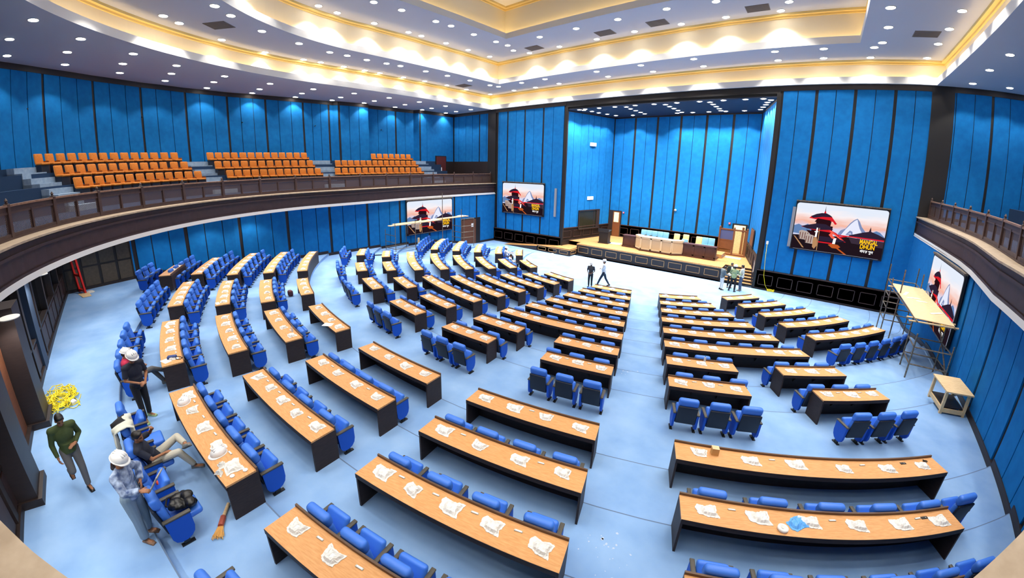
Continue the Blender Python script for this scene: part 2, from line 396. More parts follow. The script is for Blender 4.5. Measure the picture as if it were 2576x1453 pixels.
# upper walls
UWL = [(-27.0, FY), (-33.1, FY), (-33.1, 27.3), (-33.0, 25.35), (-33.65, 25.05), (-33.85, 20.2), (-33.85, 19.6), (-33.22, 19.5), (-33.6, 16.75), (-34.0, 16.4), (-34.15, 11.7), (-34.25, 7.8), (-33.65, 4.85), (-32.55, 2.0), (-30.85, -.7), (-28.8, -3.1), (-26.9, -5.0), (-23.5, -7.4), (-19, -9.3), (-14, -10.3)]
def ut(x, y):
    best = (9e9, 0); d = 0
    for a, b in zip(UWL[:-1], UWL[1:]):
        L = math.hypot(b[0] - a[0], b[1] - a[1]); s = max(0, min(1, ((x - a[0]) * (b[0] - a[0]) + (y - a[1]) * (b[1] - a[1])) / L / L))
        e = math.hypot(a[0] + (b[0] - a[0]) * s - x, a[1] + (b[1] - a[1]) * s - y)
        if e < best[0]: best = (e, d + L * s)
        d += L
    return best[1]
us = [(1.05, .02), (2.05, .08), (3.1, .02), (4.1, .02), (5.2, .02), (6.02, .08), (6.15, .08)]
for x, y, h in ((-33.05, 26.3, .02), (-33.0, 25.4, .08), (-33.7, 24.0, .02), (-33.72, 22.9, .1), (-33.78, 21.9, .02), (-33.82, 20.9, .02), (-33.85, 19.75, .08), (-33.3, 18.6, .02), (-33.45, 17.7, .02), (-33.6, 16.8, .09)): us.append((ut(x, y), h))
pk = [ut(*p) for p in ((-34.02, 16.0), (-34.1, 13.71), (-34.2, 10.65), (-34.25, 7.79), (-33.6, 4.85), (-32.5, 2.0), (-30.81, -.68), (-28.75, -3.15), (-26.6, -5.2), (-24.2, -7.0), (-21.4, -8.4), (-18.4, -9.5))]
for a, b in zip(pk[:-1], pk[1:]):
    us.append((a, .085)); us += [(a + (b - a) / 3, .022), (a + (b - a) * 2 / 3, .022)]
us.append((pk[-1], .085))
panel_wall('wall_left_upper', UWL, 5.9, ZC, us, 1, base=2.25, beam=.32)
UWR = [(2 * AX - x, y) for x, y in UWL]
UWR[0] = (5.9, FY)
panel_wall('wall_right_upper', UWR, 5.9, ZC, [(1.1 + 1.05 * i, .085 if i % 3 == 2 else .02) for i in range(64) if (1.1 + 1.05 * i) < plen(UWR) - .3], -1, base=.2, beam=.32)
g = MB(); g.box(-15, -6, -10.45, -10.3, 5.9, ZC); struct('wall_rear_upper', g.mesh('wall_rear_upper', ['fabric_blue']))
# seating steps of the gallery
def uoff(pts, d, sgn):
    out = []
    for i, p in enumerate(pts):
        a, b = pts[max(i - 1, 0)], pts[min(i + 1, len(pts) - 1)]; L = math.hypot(b[0] - a[0], b[1] - a[1])
        out.append((p[0] - (b[1] - a[1]) / L * d * sgn, p[1] + (b[0] - a[0]) / L * d * sgn))
    return out
BASEL = [(-33.4, 27.2), (-33.4, 25.1), (-33.75, 20.3), (-33.8, 16.4), (-34.1, 11.7), (-34.2, 7.8), (-33.6, 4.85), (-32.5, 2.0), (-30.8, -.7), (-28.8, -3.1), (-26.9, -5.0), (-23.5, -7.4), (-19, -9.3)]
BASER = [(2 * AX - x, y) for x, y in BASEL]
ST = [(.0, .55, 8.13), (.55, 1.6, 7.8), (1.6, 2.6, 7.15), (2.6, 3.75, 6.5)]
g = MB()
for base, sg in ((BASEL, 1), (BASER, -1)):
    for d0, d1, z in ST:
        A, B = uoff(base, d0 - (.3 if d0 == 0 else 0), sg), uoff(base, d1, sg)
        g.flat(A, B, z, 0, False); g.band(B, 5.95, z, 0)
        for q in (0, -1): g.add([(*A[q], 5.95), (*B[q], 5.95), (*B[q], z), (*A[q], z)], [(0, 1, 2, 3)], 0)
struct('trim_6', g.mesh('trim_6', ['navy_carpet']))
# ---------------------------------------------------------------- coffered ceiling
def stad(c, h, yc, y1, n=64, m=10):
    out = [(c - h, y1 - (y1 - yc) * i / m) for i in range(m)]
    out += [(c + h * math.cos(PI + PI * i / n), yc + h * math.sin(PI + PI * i / n)) for i in range(n + 1)]
    out += [(c + h, yc + (y1 - yc) * (i + 1) / m) for i in range(m)]
    k = 12
    out += [(c + h - 2 * h * (i + 1) / k, y1) for i in range(k - 1)]
    return out
LV = [(ZC, -10.7, 16.55, 12.5, 29.95), (14.75, -10.9, 12.35, 13.2, 26.5), (16.7, -10.6, 8.35, 13.5, 22.3)]
outer = stad(-10.6, 26, 12.5, 30.35)
c = MB(); c.flat(outer, stad(*LV[0][1:]), ZC, 0)
for i, (z, cx_, h, yc, y1) in enumerate(LV):
    lip, lip2, wl = stad(cx_, h, yc, y1), stad(cx_, h + .14, yc, y1 + .14), stad(cx_, h + .55, yc, y1 + .5)
    c.band(lip, z, z + .4, 1, True); c.flat(lip, lip2, z + .4, 1); c.band(lip2, z + .12, z + .4, 1, True); c.flat(lip2, wl, z + .12, 1)
    zt = LV[i + 1][0] if i < 2 else 19.1
    c.band(wl, z + .12, zt - .22, 2, True)
    t1, t2, t3 = stad(cx_, h + .45, yc, y1 + .4), stad(cx_, h + .25, yc, y1 + .2), stad(cx_, h + .22, yc, y1 + .17)
    c.flat(wl, t1, zt - .22, 3); c.band(t1, zt - .22, zt - .12, 3, True); c.flat(t1, t2, zt - .12, 3); c.band(t2, zt - .12, zt, 3, True)
    if i < 2: c.flat(t2, stad(*LV[i + 1][1:]), zt, 0)
    else:
        p = t2; c.add([(x, y, zt) for x, y in p] + [(cx_, 14, zt)], [(j, (j + 1) % len(p), len(p)) for j in range(len(p))], 2)
struct('ceiling', c.mesh('ceiling', ['plaster', 'plaster_white', 'cove_cream', 'cove_trim']))
for i, (z, cx_, h, yc, y1) in enumerate(LV):
    m = MB(); m.flat(stad(cx_, h + .26, yc, y1 + .24), stad(cx_, h + .36, yc, y1 + .33), z + .16)
    me = m.mesh('light_strip', ['led_warm'], fix=False)
    o = obj('cove_light', me, label=f'warm light strip hidden in the {["lowest and widest", "middle", "highest and smallest"][i]} ceiling cove', category='light strip')
# ---------------------------------------------------------------- recessed downlights
L1 = [(-19.9, -2.5), (-22.6, -3.8), (-25.6, -4.4), (-22.5, -.9), (-25, -1.6), (-27.8, -1.9), (-24.7, 1.3), (-27.1, .9), (-29.6, .8), (-26.6, 3.5), (-28.9, 3.5), (-31.3, 3.4), (-28.3, 6.4), (-30.5, 6.2), (-32.9, 6.2), (-33.5, 9.5), (-29.2, 9.5), (-31.6, 9.5), (-33.5, 12.9), (-31.6, 12.7), (-29.4, 12.7), (-33.2, 16), (-31.4, 15.9), (-29.1, 15.9), (-32.8, 18.9), (-31.2, 19), (-29, 19.1), (-33, 22.4), (-31.1, 22.2), (-28.9, 22.2), (-32.6, 25.4), (-31.1, 25.4), (-29, 25.4), (-32.6, 28.6), (-31, 28.6), (-28.8, 28.6), (7.4, 22), (7.4, 25.2), (7.5, 28.7), (9.6, 28.7)]
L1x = [(9.6, 25.4), (9.6, 22), (11.6, 28.6), (11.6, 25.4), (11.6, 22), (7.4, 18.8), (9.6, 18.8), (11.6, 18.8), (7.4, 15.6), (9.6, 15.6), (11.6, 15.6), (7.6, 12), (11.8, 12), (7.6, 8.5), (11.4, 8.5), (6, 4.5), (9.6, 4), (3.6, 1), (7, -.6), (.5, -1.6), (3, -4), (-4, -3.4), (-3, -6.4), (-10.5, -4.6), (-10.5, -8), (-17, -4.4), (-18, -7.2)]
L2 = [(-22.8, 2.5), (-23.6, 3.3), (-20.4, 4.3), (-21.3, 5.2), (-25.5, 5.7), (-22.8, 7.1), (-23.8, 9.5), (-24.4, 11.7), (-24.4, 12.9), (-24.5, 14.4), (-24.4, 15.9), (-24.3, 17), (-24.3, 19.3), (-24.2, 21.4), (-24.1, 23.8), (-24.1, 26.3), (-23.9, 27.2), (-26.8, 8.5), (-27.1, 11.1), (-27.1, 12.3), (-27.2, 14.1), (-27.2, 15.8), (-27.2, 17.1), (-27.2, 19.3), (-27.1, 21.4), (-27, 23.8), (-27.1, 26.3), (-27, 29.5), (-21.3, 27.2), (-18.9, 27.2), (-14.3, 27.2), (-10.9, 27.1), (-7.4, 27.1), (-23.9, 29.4), (-21.5, 29.5), (-18.9, 29.3), (-14.3, 29.1), (-10.8, 29.2), (-7.3, 29.2), (-2.8, 27.2), (-.3, 27.3), (2.2, 27.4), (2.5, 26.5), (2.5, 23.9), (2.3, 21.2), (-2.8, 29.3), (-.3, 29.4), (2.2, 29.6), (5.2, 29.6), (5.2, 26.6), (5.2, 24), (5.2, 21.4)]
L2x = [(2.3, 18), (5.2, 18.4), (2.3, 14.5), (5.2, 15), (2, 11), (5, 11), (.6, 6.6), (3.6, 6), (-2, 2.6), (.4, .6), (-6.5, .2), (-5.5, -2.4), (-11, -.4), (-11, -3), (-15.5, .2), (-16.4, -2.2), (-20, .4)]
L3 = [(-22.6, 10.2), (-22.9, 11.5), (-23, 14.1), (-22.9, 16.7), (-22.9, 17.8), (-22.9, 20.1), (-22.9, 22.4), (-22.9, 24.9), (-20.1, 12.3), (-20, 14.1), (-20, 16.7), (-19.9, 17.9), (-20, 20.1), (-19.9, 22.3), (-19.8, 23.5), (-19.7, 26.1), (-16.9, 26.1), (-13.8, 26.1), (-11, 26), (-8, 26.1), (-5.4, 26.1), (-16.8, 23.4), (-13.9, 23.4), (-11, 23.4), (-8, 23.3), (-5.4, 23.5), (-2.5, 26.2), (-2, 25), (-20.3, 24.8)]
L3x = [(-.9, 23), (-.9, 19.6), (1, 21), (-.9, 16), (1, 17), (-.9, 12.6), (.6, 11), (-2.6, 8), (-.6, 6.4), (-6, 4), (-5.4, 2.2), (-10.6, 3.2), (-10.6, 1.4), (-15.4, 4.2), (-19, 8), (-20.6, 6.4)]
AL = [(-17.5, 29.6 + .9), (-16.9, 30.4), (-17.3, 30.9), (-17, 31.8), (-16.9, 32.9), (-16.6, 34), (-16.3, 35.2), (-15.6, 30.4), (-14.2, 30.4), (-12.5, 30.4), (-11, 30.4), (-9.3, 30.4), (-7.7, 30.4), (-6.1, 30.4), (-4.7, 30.4), (-3.6, 30.4), (-13.4, 30.8), (-13.5, 31.9), (-13.5, 33), (-13.5, 34.1), (-13.5, 35.1), (-10.3, 30.9), (-10.3, 31.9), (-10.3, 33), (-10.3, 34.1), (-10.3, 35.2), (-7.1, 30.9), (-7.1, 31.9), (-7.1, 33), (-7.1, 34.1), (-7.2, 35.2), (-14.8, 35.6), (-10.8, 35.6), (-9.5, 35.6), (-8.2, 35.6), (-6.9, 35.6), (-5.5, 35.6), (-3.2, 31.0), (-3.5, 31.9), (-3.7, 32.9), (-4.0, 34), (-4.3, 35.2)]
trim_me = MB().lathe([(.19, -.02), (.225, -.02), (.23, 0), (.19, 0)], 20).mesh('trim_ring', ['plaster_white'], True)
lens_me = MB().lathe([(.01, -.03), (.19, -.03), (.19, -.02)], 20).mesh('lens', ['lamp'], False)
lens_small = MB().lathe([(.01, -.03), (.15, -.03), (.15, -.02)], 16).mesh('lens', ['lamp'], False)
def spot(name, W, ang, blend, col=(1, .96, .9)):
    d = bpy.data.lights.new(name, 'SPOT'); d.energy = W; d.spot_size = rad(ang); d.spot_blend = blend; d.color = col; d.shadow_soft_size = .1; return d
SP1, SP2, SP3, SPA, SPU = spot('d1', 520, 104, .35), spot('d2', 640, 104, .4), spot('d3', 900, 104, .4), spot('da', 950, 104, .3), spot('du', 260, 130, .5)
def side(x, y):
    return 'toward the stage' if y > 26 else 'over the far side wall' if x < -18 else 'over the near side' if x > -2 else 'over the rear'
def downlights(pts, z, where, sd, lens, grp):
    for i, (x, y) in enumerate(sorted(pts, key=lambda p: (round(math.atan2(p[0] + 10.6, 15 - p[1]), 2), p[0]))):
        o = thing('downlight', f'small round recessed downlight, {on(i)} one clockwise in {where}', 'ceiling light', (x, y, z), 0, grp)
        obj('trim_ring', trim_me, o); obj('lens', lens, o)
        l = bpy.data.objects.new('lamp', sd); COL.objects.link(l); l.parent = o; l.location = (0, 0, -.05)
def split(pts, cx_=-10.6):
    return pts
downlights(L1, ZC, 'the outermost grey ceiling band', SP1, lens_me, 'downlights of the outer ceiling band')
downlights(L2, 14.75, 'the middle grey ceiling step', SP2, lens_me, 'downlights of the middle ceiling step')
downlights(L3, 16.7, 'the upper grey ceiling step', SP3, lens_me, 'downlights of the upper ceiling step')
downlights(AL, 12.62, 'the dark ceiling over the stage', SPA, lens_small, 'downlights over the stage')
for sd, pts, z in ((SP1, L1x, ZC), (SP2, L2x, 14.75), (SP3, L3x, 16.7)):
    nm = {ZC: 'outermost grey ceiling band', 14.75: 'middle grey ceiling step', 16.7: 'upper grey ceiling step'}[z]
    for i, (x, y) in enumerate(pts):
        o = thing('downlight', f'recessed downlight out of view behind the viewer, {on(i)} in the {nm}', 'ceiling light', (x, y, z), 0, 'downlights behind the viewer')
        obj('trim_ring', trim_me, o); obj('lens', lens_me, o)
        l = bpy.data.objects.new('lamp', sd); COL.objects.link(l); l.parent = o; l.location = (0, 0, -.05)
# lamps in the soffit under the gallery
for i, (x, y) in enumerate(((-24.4, 1.7), (-25.0, 4.2), (-25.5, 6.8), (-23.2, -.9), (-19, -1.9), (-15.4, -2.4), (-11, -2.5), (-6, -2.4))):
    o = thing('downlight', f'round downlight in the soffit under the gallery, {on(i)} from the side wall', 'ceiling light', (x, y, 4.84), 0, 'downlights under the gallery')
    obj('trim_ring', trim_me, o); obj('lens', lens_small, o)
    l = bpy.data.objects.new('lamp', SPU); COL.objects.link(l); l.parent = o; l.location = (0, 0, -.05)
# ceiling vents and slot diffusers
VT = [((-23.05, 5.05), 14.75, 43, 'beside the curve of the middle ceiling step'), ((-18.65, 25.3), 16.7, 0, 'nearest the ceiling corner on the upper step'), ((-12.75, 25.25), 16.7, 0, 'second from the ceiling corner on the upper step'), ((-9.2, 25.25), 16.7, 0, 'third from the ceiling corner on the upper step'), ((-3.6, 25.4), 16.7, 0, 'fourth from the ceiling corner on the upper step'), ((-26.05, 24.95), 14.75, 0, 'small at the far corner of the middle step'), ((4.35, 24.97), 14.75, 0, 'at the right corner of the middle step')]
for (x, y), z, r, lb in VT:
    t = thing('ceiling_vent', f'grey square return air vent {lb}', 'vent', (x, y, z), r, 'return air vents')
    obj('grille', MB().box(-.6, .6, -.5, .5, -.02, 0).mesh('grille', ['vent_grey']), t)
    m = MB()
    for i in range(11): m.box(-.57, .57, -.46 + .088 * i, -.42 + .088 * i, -.035, -.02)
    obj('louvre', m.mesh('louvre', ['vent_grey']), t)
# ---------------------------------------------------------------- blue tip-up chair (local: y points to the stage, z = 0 at its tier)
def padded(name, sx, sy, sz, bev, M, m, seg=3, extra=()):
    mb = MB(); mb.add(*rbox(sx, sy, sz, bev, seg), 0, M)
    for e in extra: mb.add(*rbox(*e[0]), 0, e[1])
    return mb.mesh(name, [m], True)
def side_mesh(x):
    prof = [(-.24, .57), (.16, .57), (.165, .3), (.14, .2), (.08, .13), (.0, .1), (-.1, .1), (-.17, .14), (-.21, .22)]
    mb = MB(); n = len(prof)
    mb.add([(x - .028, y, z) for y, z in prof] + [(x + .028, y, z) for y, z in prof], [tuple(range(n)), tuple(range(n, 2 * n))[::-1]] + [(i, n + i, n + (i + 1) % n, (i + 1) % n) for i in range(n)])
    return mb.mesh('side_panel', ['chair_blue_side'])
CH = {}
CH['seat'] = padded('seat', .47, .45, .12, .05, T(0, .0, .49, rx=62), 'chair_blue')
CH['seat_down'] = padded('seat', .47, .5, .12, .05, T(0, .12, .42, rx=4), 'chair_blue')
CH['back'] = padded('back_cushion', .46, .12, .46, .05, T(0, -.185, .60, rx=12), 'chair_blue')
CH['head'] = padded('headrest', .48, .15, .23, .065, T(0, -.25, .92, rx=12), 'chair_blue', 4)
CH['shell'] = padded('back_shell', .47, .05, .55, .02, T(0, -.265, .57, rx=12), 'chair_shell', 2)
CH['sideL'], CH['sideR'] = side_mesh(-.28), side_mesh(.28)
def arm_me(x): return padded('armrest', .075, .44, .035, .01, T(x, -.045, .592), 'arm_dark', 2)
CH['armL'], CH['armR'] = arm_me(-.28), arm_me(.28)
def leg_me(x):
    m = MB(); m.box(x - .02, x + .02, -.07, .03, .02, .13); m.box(x - .035, x + .035, -.12, .1, 0, .025); return m.mesh('leg', ['metal_black'])
CH['legL'], CH['legR'] = leg_me(-.28), leg_me(.28)
fr = MB(); fr.box(-.27, .27, -.16, -.1, .27, .33); fr.box(-.26, .26, -.13, .1, .3, .34); CH['frame'] = fr.mesh('seat_bracket', ['metal_black'])
def make_chair(name, label, down):
    t = thing(name, label, 'chair')
    obj('seat', CH['seat_down' if down else 'seat'], t); b = obj('back_cushion', CH['back'], t); obj('headrest', CH['head'], t); obj('back_shell', CH['shell'], t)
    for s in 'LR':
        p = obj('side_panel', CH['side' + s], t); obj('armrest', CH['arm' + s], p); obj('leg', CH['leg' + s], p)
    obj('seat_bracket', CH['frame'], t)
    return t
PROTO = {}
def chair_at(r, a, k, label, group, down=False):
    x, y = P(r, a); z = DZ * k * wfac(a)
    if down not in PROTO:
        c = PROTO[down] = make_chair('tip_up_chair', label, down); c.location = (x, y, z); c.rotation_euler = (0, 0, rad(a)); c['group'] = group; return c
    return dup(PROTO[down], (x, y, z), a, label, group)
# ---------------------------------------------------------------- curved desks
def make_desk(k, a0, a1, n, label, group, r=None, brackets=True):
    R = r or REAR[k]; am = (a0 + a1) / 2; x, y = P(R, am)
    t = thing('curved_desk', label, 'desk', (x, y, DZ * k * wfac(am)), am, group)
    C = (0, R); h0, h1 = a0 - am, a1 - am; ns = max(6, int((a1 - a0) * 1.2))
    tk = math.degrees(.04 / R)
    obj('desktop', MB().arc(C, R - .53, R, h0, h1, .715, .752, ns).mesh('desktop', ['desk_wood']), t)
    m = MB(); m.arc(C, R - .03, R + .004, h0, h1, .655, .716, ns); m.arc(C, R + .001, R + .005, h0, h1, .714, .75, ns)
    obj('edge_apron', m.mesh('edge_apron', ['desk_dark']), t)
    obj('front_rim', MB().arc(C, R - .562, R - .53, h0, h1, .70, .80, ns).mesh('front_rim', ['rim_wood']), t)
    obj('modesty_board', MB().arc(C, R - .56, R - .535, h0, h1, 0, .70, ns).mesh('modesty_board', ['desk_dark']), t)
    for p in (h0, h1 - tk):
        obj('end_board', MB().arc(C, R - .535, R - .006, p, p + tk, 0, .715, 1).mesh('end_board', ['desk_dark']), t)
    if brackets:
        for i in range(1, n):
            a = rad(h0 + (h1 - h0) * i / n); q = lambda rr: (rr * math.sin(a), R - rr * math.cos(a))
            d = (math.cos(a) * .012, math.sin(a) * .012); vs = []
            for s in (-1, 1):
                for rr, z in ((R - .535, .25), (R - .3, .55), (R - .12, .66), (R - .12, .714), (R - .535, .714)):
                    p = q(rr); vs.append((p[0] + s * d[0], p[1] + s * d[1], z))
            obj('bracket', MB().add(vs, [(0, 1, 2, 3, 4), (9, 8, 7, 6, 5)] + [(i_, 5 + i_, 5 + (i_ + 1) % 5, (i_ + 1) % 5) for i_ in range(5)]).mesh('bracket', ['desk_dark']), t)
    return t
# plastic-wrapped units: four crumpled shapes
def bag_mesh(seed, w=.30, d=.22):
    rnd = random.Random(seed); mb = MB(); N, Mm = 15, 11; vs = []
    for i in range(N):
        for j in range(Mm):
            u = -1 + 2 * i / (N - 1); v = -1 + 2 * j / (Mm - 1)
            core = max(0, 1 - max(abs(u + .18) / .68, abs(v - .05) / .72) ** 6)
            edge = 1 - max(abs(u), abs(v)) ** 4
            z = .004 + .05 * core + .022 * edge * rnd.random() + .01 * rnd.random() * (1 - core)
            wob = 1 + .10 * math.sin(3 * math.atan2(v, u) + seed) + .05 * math.sin(7 * math.atan2(v, u) + seed * 2)
            x = u * w / 2 * wob + rnd.uniform(-.005, .005); y = v * d / 2 * wob + rnd.uniform(-.005, .005) - .05 * max(0, u - .35)
            if max(abs(u), abs(v)) > .99: z = .002 + .014 * rnd.random()
            vs.append((x, y, z))
    fs = [(i * Mm + j, (i + 1) * Mm + j, (i + 1) * Mm + j + 1, i * Mm + j + 1) for i in range(N - 1) for j in range(Mm - 1)]
    o = len(vs); vs += [(x, y, 0) for x, y, z in vs]
    fs += [(o + i * Mm + j, o + i * Mm + j + 1, o + (i + 1) * Mm + j + 1, o + (i + 1) * Mm + j) for i in range(N - 1) for j in range(Mm - 1)]
    rim = [i * Mm for i in range(N)] + [(N - 1) * Mm + j for j in range(1, Mm)] + [i * Mm + Mm - 1 for i in range(N - 2, -1, -1)] + [j for j in range(Mm - 2, 0, -1)]
    fs += [(rim[i], rim[(i + 1) % len(rim)], o + rim[(i + 1) % len(rim)], o + rim[i]) for i in range(len(rim))]
    return mb.add(vs, fs).mesh('plastic_wrap', ['bag'])
BAGS = [bag_mesh(3), bag_mesh(8, .33, .24), bag_mesh(14, .28, .23), bag_mesh(21, .36, .27)]
CARD = MB().box(-.075, -.01, -.02, .045, .056, .0615).mesh('paper_card', ['white_paper'])
STRIP = MB().add(*rbox(.13, .035, .014, .004, 1), 0, T(0, 0, .007)).mesh('socket_body', ['grey_strip'])
STRIPW = MB().box(-.045, .05, -.01, .012, .0141, .0155).mesh('socket_face', ['white_plastic'])
nbag = 0
def bag_at(R, k, a, label, near, dr=-.30, w=None):
    global nbag
    x, y = P(R + dr + random.uniform(-.03, .03), a); nbag += 1
    t = thing('wrapped_unit', label, 'wrapped package', (x, y, DZ * k * wfac(a) + .753), a + random.uniform(-9, 9) + 180, 'plastic-wrapped units on the desks', BAGS[random.randrange(4)])
    if near: obj('paper_card', CARD, t)
def strip_at(R, k, a, label):
    x, y = P(R - .40, a)
    t = thing('socket_strip', label, 'socket strip', (x, y, DZ * k * wfac(a) + .753), a + 3, 'socket strips on the desks', STRIP); obj('socket_face', STRIPW, t)
IN = {'far left': {1: (-58.8, -46.8), 2: (-59, -46), 3: (-58.6, -45), 4: (-58.8, -44.1), 5: (-58.6, -43.4)},
      'left': {1: (-37.9, -25.8), 2: (-37.6, -25), 3: (-38.4, -24), 4: (-38.6, -23.5), 5: (-38.7, -23.3), 6: (-38.7, -22.8)},
      'left centre': {1: (-16.6, -5), 2: (-17.4, -4.3), 3: (-17.5, -3.7), 4: (-17.8, -3.4), 5: (-17.9, -3.1), 6: (-18.3, -2.9)},
      'centre': {1: (3.6, 16.1), 2: (3.3, 16.7), 3: (3, 17), 4: (2.7, 17.4), 5: (2.5, 17.5), 6: (2, 17.8)},
      'right centre': {1: (24.7, 36.9), 2: (24, 37.1), 3: (23.5, 37.5), 4: (23, 37.6), 5: (22.7, 37.7), 6: (22.4, 37.9)},
      'far right': {1: (45.4, 57.7), 2: (44.5, 57.8), 3: (44.2, 57.7), 4: (43.3, 58), 5: (43.2, 57.9)}}
NS = {1: 3, 2: 4, 3: 5, 4: 5, 5: 6, 6: 6}
SHORT = {7: [(-38.1, -32.8), (-28.9, -22.6), (-18.3, -12.4), (-8.5, -2.6), (1.9, 7.8), (11.8, 17.9), (22.2, 28.2), (32.1, 38.1)],
         8: [(-38.5, -33.2), (-27.8, -22.4), (-18.4, -13), (-7.8, -2.4), (1.8, 7.3), (12.3, 17.9), (22, 27.6), (32.7, 38.2)]}
OUT = {'far left': {9: (-35.6, -23.9, 6), 10: (-34.3, -23, 6), 11: (-32.8, -22.3, 6), 12: (-29.8, -22.6, 5), 13: (-26, -21.9, 3)},
       'left': {9: (-20.2, -13.8, 4), 10: (-20, -12.3, 4), 11: (-20, -12.4, 5), 12: (-19.9, -13, 5)},
       'left centre': {9: (-10, -2.8, 4), 10: (-9.9, -2.7, 4), 11: (-9.9, -2.5, 5), 12: (-9.7, -2.4, 5)},
       'centre': {9: (.9, 8, 4), 10: (.8, 8.1, 4), 11: (.7, 8.1, 5), 12: (.7, 8.3, 5)},
       'right centre': {9: (10.9, 18.1, 4), 10: (10.8, 18.2, 4), 11: (10.8, 18.3, 5), 12: (10.7, 18.3, 5)},
       'far right': {9: (21.8, 35.2, 6), 10: (21.7, 32.7, 6), 11: (21.6, 30.6, 6)}}
DOWN = set()
def row(k, a0, a1, n, where, seats=None, chairs=None, bags=None, r=None, skipbag=(), down=(), strip=True):
    """one desk with its chairs, wrapped units and socket strips; seats = angles of the seats"""
    R = r or REAR[k]
    make_desk(k, a0, a1, n, f'curved wood-topped desk, {where}', 'curved desks', r)
    seats = seats or [a0 + (a1 - a0) * (i + .5) / n for i in range(n)]
    for i, a in enumerate(seats):
        if chairs is None or i in chairs:
            chair_at(R + .75, a, k, f'blue tip-up chair, {on(i)} from left, {where}', 'blue tip-up chairs', i in down)
        if (bags is None or i in bags) and i not in skipbag:
            bag_at(R, k, a + random.uniform(-.15, .15) * 14 / R, f'plastic-wrapped unit, {on(i)} from left, {where}', k >= 9)
    if strip and k >= 5:
        for i in range(len(seats) - 1):
            if (i + k) % 2 == 0 or n <= 3 or k >= 11: strip_at(R, k, (seats[i] + seats[i + 1]) / 2, f'socket strip after {on(i)} seat, {where}')
for b, rows in IN.items():
    for k, (a0, a1) in rows.items():
        n = NS[k]; ss = None
        if k == 6:
            p = 2.0; ss = [a0 + p * (i + .55) for i in range(3)] + [a1 - p * (2.55 - i) for i in range(3)]
        row(k, a0, a1, n, f'{on(k - 1)} row from stage, front {b} block', ss)
for k, L in SHORT.items():
    for i, (a0, a1) in enumerate(L):
        row(k, a0, a1, 3, f'{"seventh" if k == 7 else "eighth"} row, {on(i)} three-seat group from left')
for b, rows in OUT.items():
    for k, (a0, a1, n) in rows.items():
        kw = {}
        if b == 'right centre' and k == 12: kw = dict(chairs=(0, 1), bags=(0, 1))
        if b == 'right centre' and k == 11: kw = dict(chairs=(0, 1, 2, 3))
        if b == 'far right' and k == 11: kw = dict(chairs=(), bags=(), strip=False)
        if k == 13: kw = dict(bags=(0, 1), strip=False)
        if b == 'centre' and k == 12: kw = dict(down=(1, 2, 4))
        if b == 'left centre' and k == 12: kw = dict(down=(4,), skipbag=())
        row(k, a0, a1, n, f'{on(k - 9)} row behind cross aisle, rear {b} block', r=REAR[13] if k == 13 else None, **kw)
# ---------------------------------------------------------------- orange gallery chairs
OC = {}
OC['back'] = padded('back_cushion', .5, .12, .55, .06, T(0, -.12, .72, rx=9), 'orange_fabric')
OC['seat'] = padded('seat', .5, .5, .12, .05, T(0, .16, .47), 'orange_fabric')
m = MB(); m.box(-.24, .24, -.12, .34, 0, .42); OC['base'] = m.mesh('base_box', ['chair_shell'])
m = MB(); m.box(-.285, -.245, -.16, .3, 0, .62); OC['side'] = m.mesh('side_board', [mat('orange_side', '8a4d14', .7)])
oc0 = None
def gal_row(base, off, z, p0, p1, n, where):
    """n chairs evenly spread along the offset of the gallery wall line between two plan points"""
    global oc0
    L = uoff(base, off, 1)
    def tt(q):
        best = (9e9, 0); d = 0
        for a, b in zip(L[:-1], L[1:]):
            l = math.hypot(b[0] - a[0], b[1] - a[1]); s = max(0, min(1, ((q[0] - a[0]) * (b[0] - a[0]) + (q[1] - a[1]) * (b[1] - a[1])) / l / l))
            e = math.hypot(a[0] + (b[0] - a[0]) * s - q[0], a[1] + (b[1] - a[1]) * s - q[1])
            if e < best[0]: best = (e, d + l * s)
            d += l
        return best[1]
    ta, tb = tt(p0), tt(p1)
    for i in range(n):
        p, u = along(L, ta + (tb - ta) * i / (n - 1)); rz = math.degrees(math.atan2(u[0], u[1] * -1)) 
        rz = math.degrees(math.atan2(-(-u[1]), -u[0] * -1))
        nrm = (-u[1], u[0])          # towards the hall
        rz = math.degrees(math.atan2(-nrm[0], nrm[1]))
        lb = f'orange upholstered gallery chair, {on(i)} from the left in {where}'
        if oc0 is None:
            oc0 = t = thing('gallery_chair', lb, 'chair', (p[0], p[1], z), rz, 'orange gallery chairs')
            for nme, key in (('back_cushion', 'back'), ('seat', 'seat'), ('base_box', 'base'), ('side_board', 'side')): obj(nme, OC[key], t)
        else: dup(oc0, (p[0], p[1], z), rz, lb, 'orange gallery chairs')
A_, B_, C_ = (7.8, 'back'), (7.15, 'middle'), (6.5, 'front')
for (z, rn), off, secs in ((A_, 1.0, (((-27.16, -3.33), (-32.09, 3.71), 14), ((-32.84, 6.1), (-33.03, 13.2), 13), ((-32.8, 19.75), (-32.6, 23.6), 7))),
                           (B_, 2.0, (((-26.66, -2.42), (-31.19, 4.14), 13), ((-31.88, 6.39), (-32.03, 13.26), 12), ((-31.9, 15.67), (-31.5, 23.5), 14))),
                           (C_, 3.0, (((-26.11, -1.56), (-30.38, 4.8), 13), ((-30.98, 6.93), (-31.02, 13.46), 12), ((-30.94, 15.15), (-30.5, 23.4), 14)))):
    for si, (p0, p1, n) in enumerate(secs):
        gal_row(BASEL, off, z, p0, p1, n, f'{rn} row of {on(si)} section')
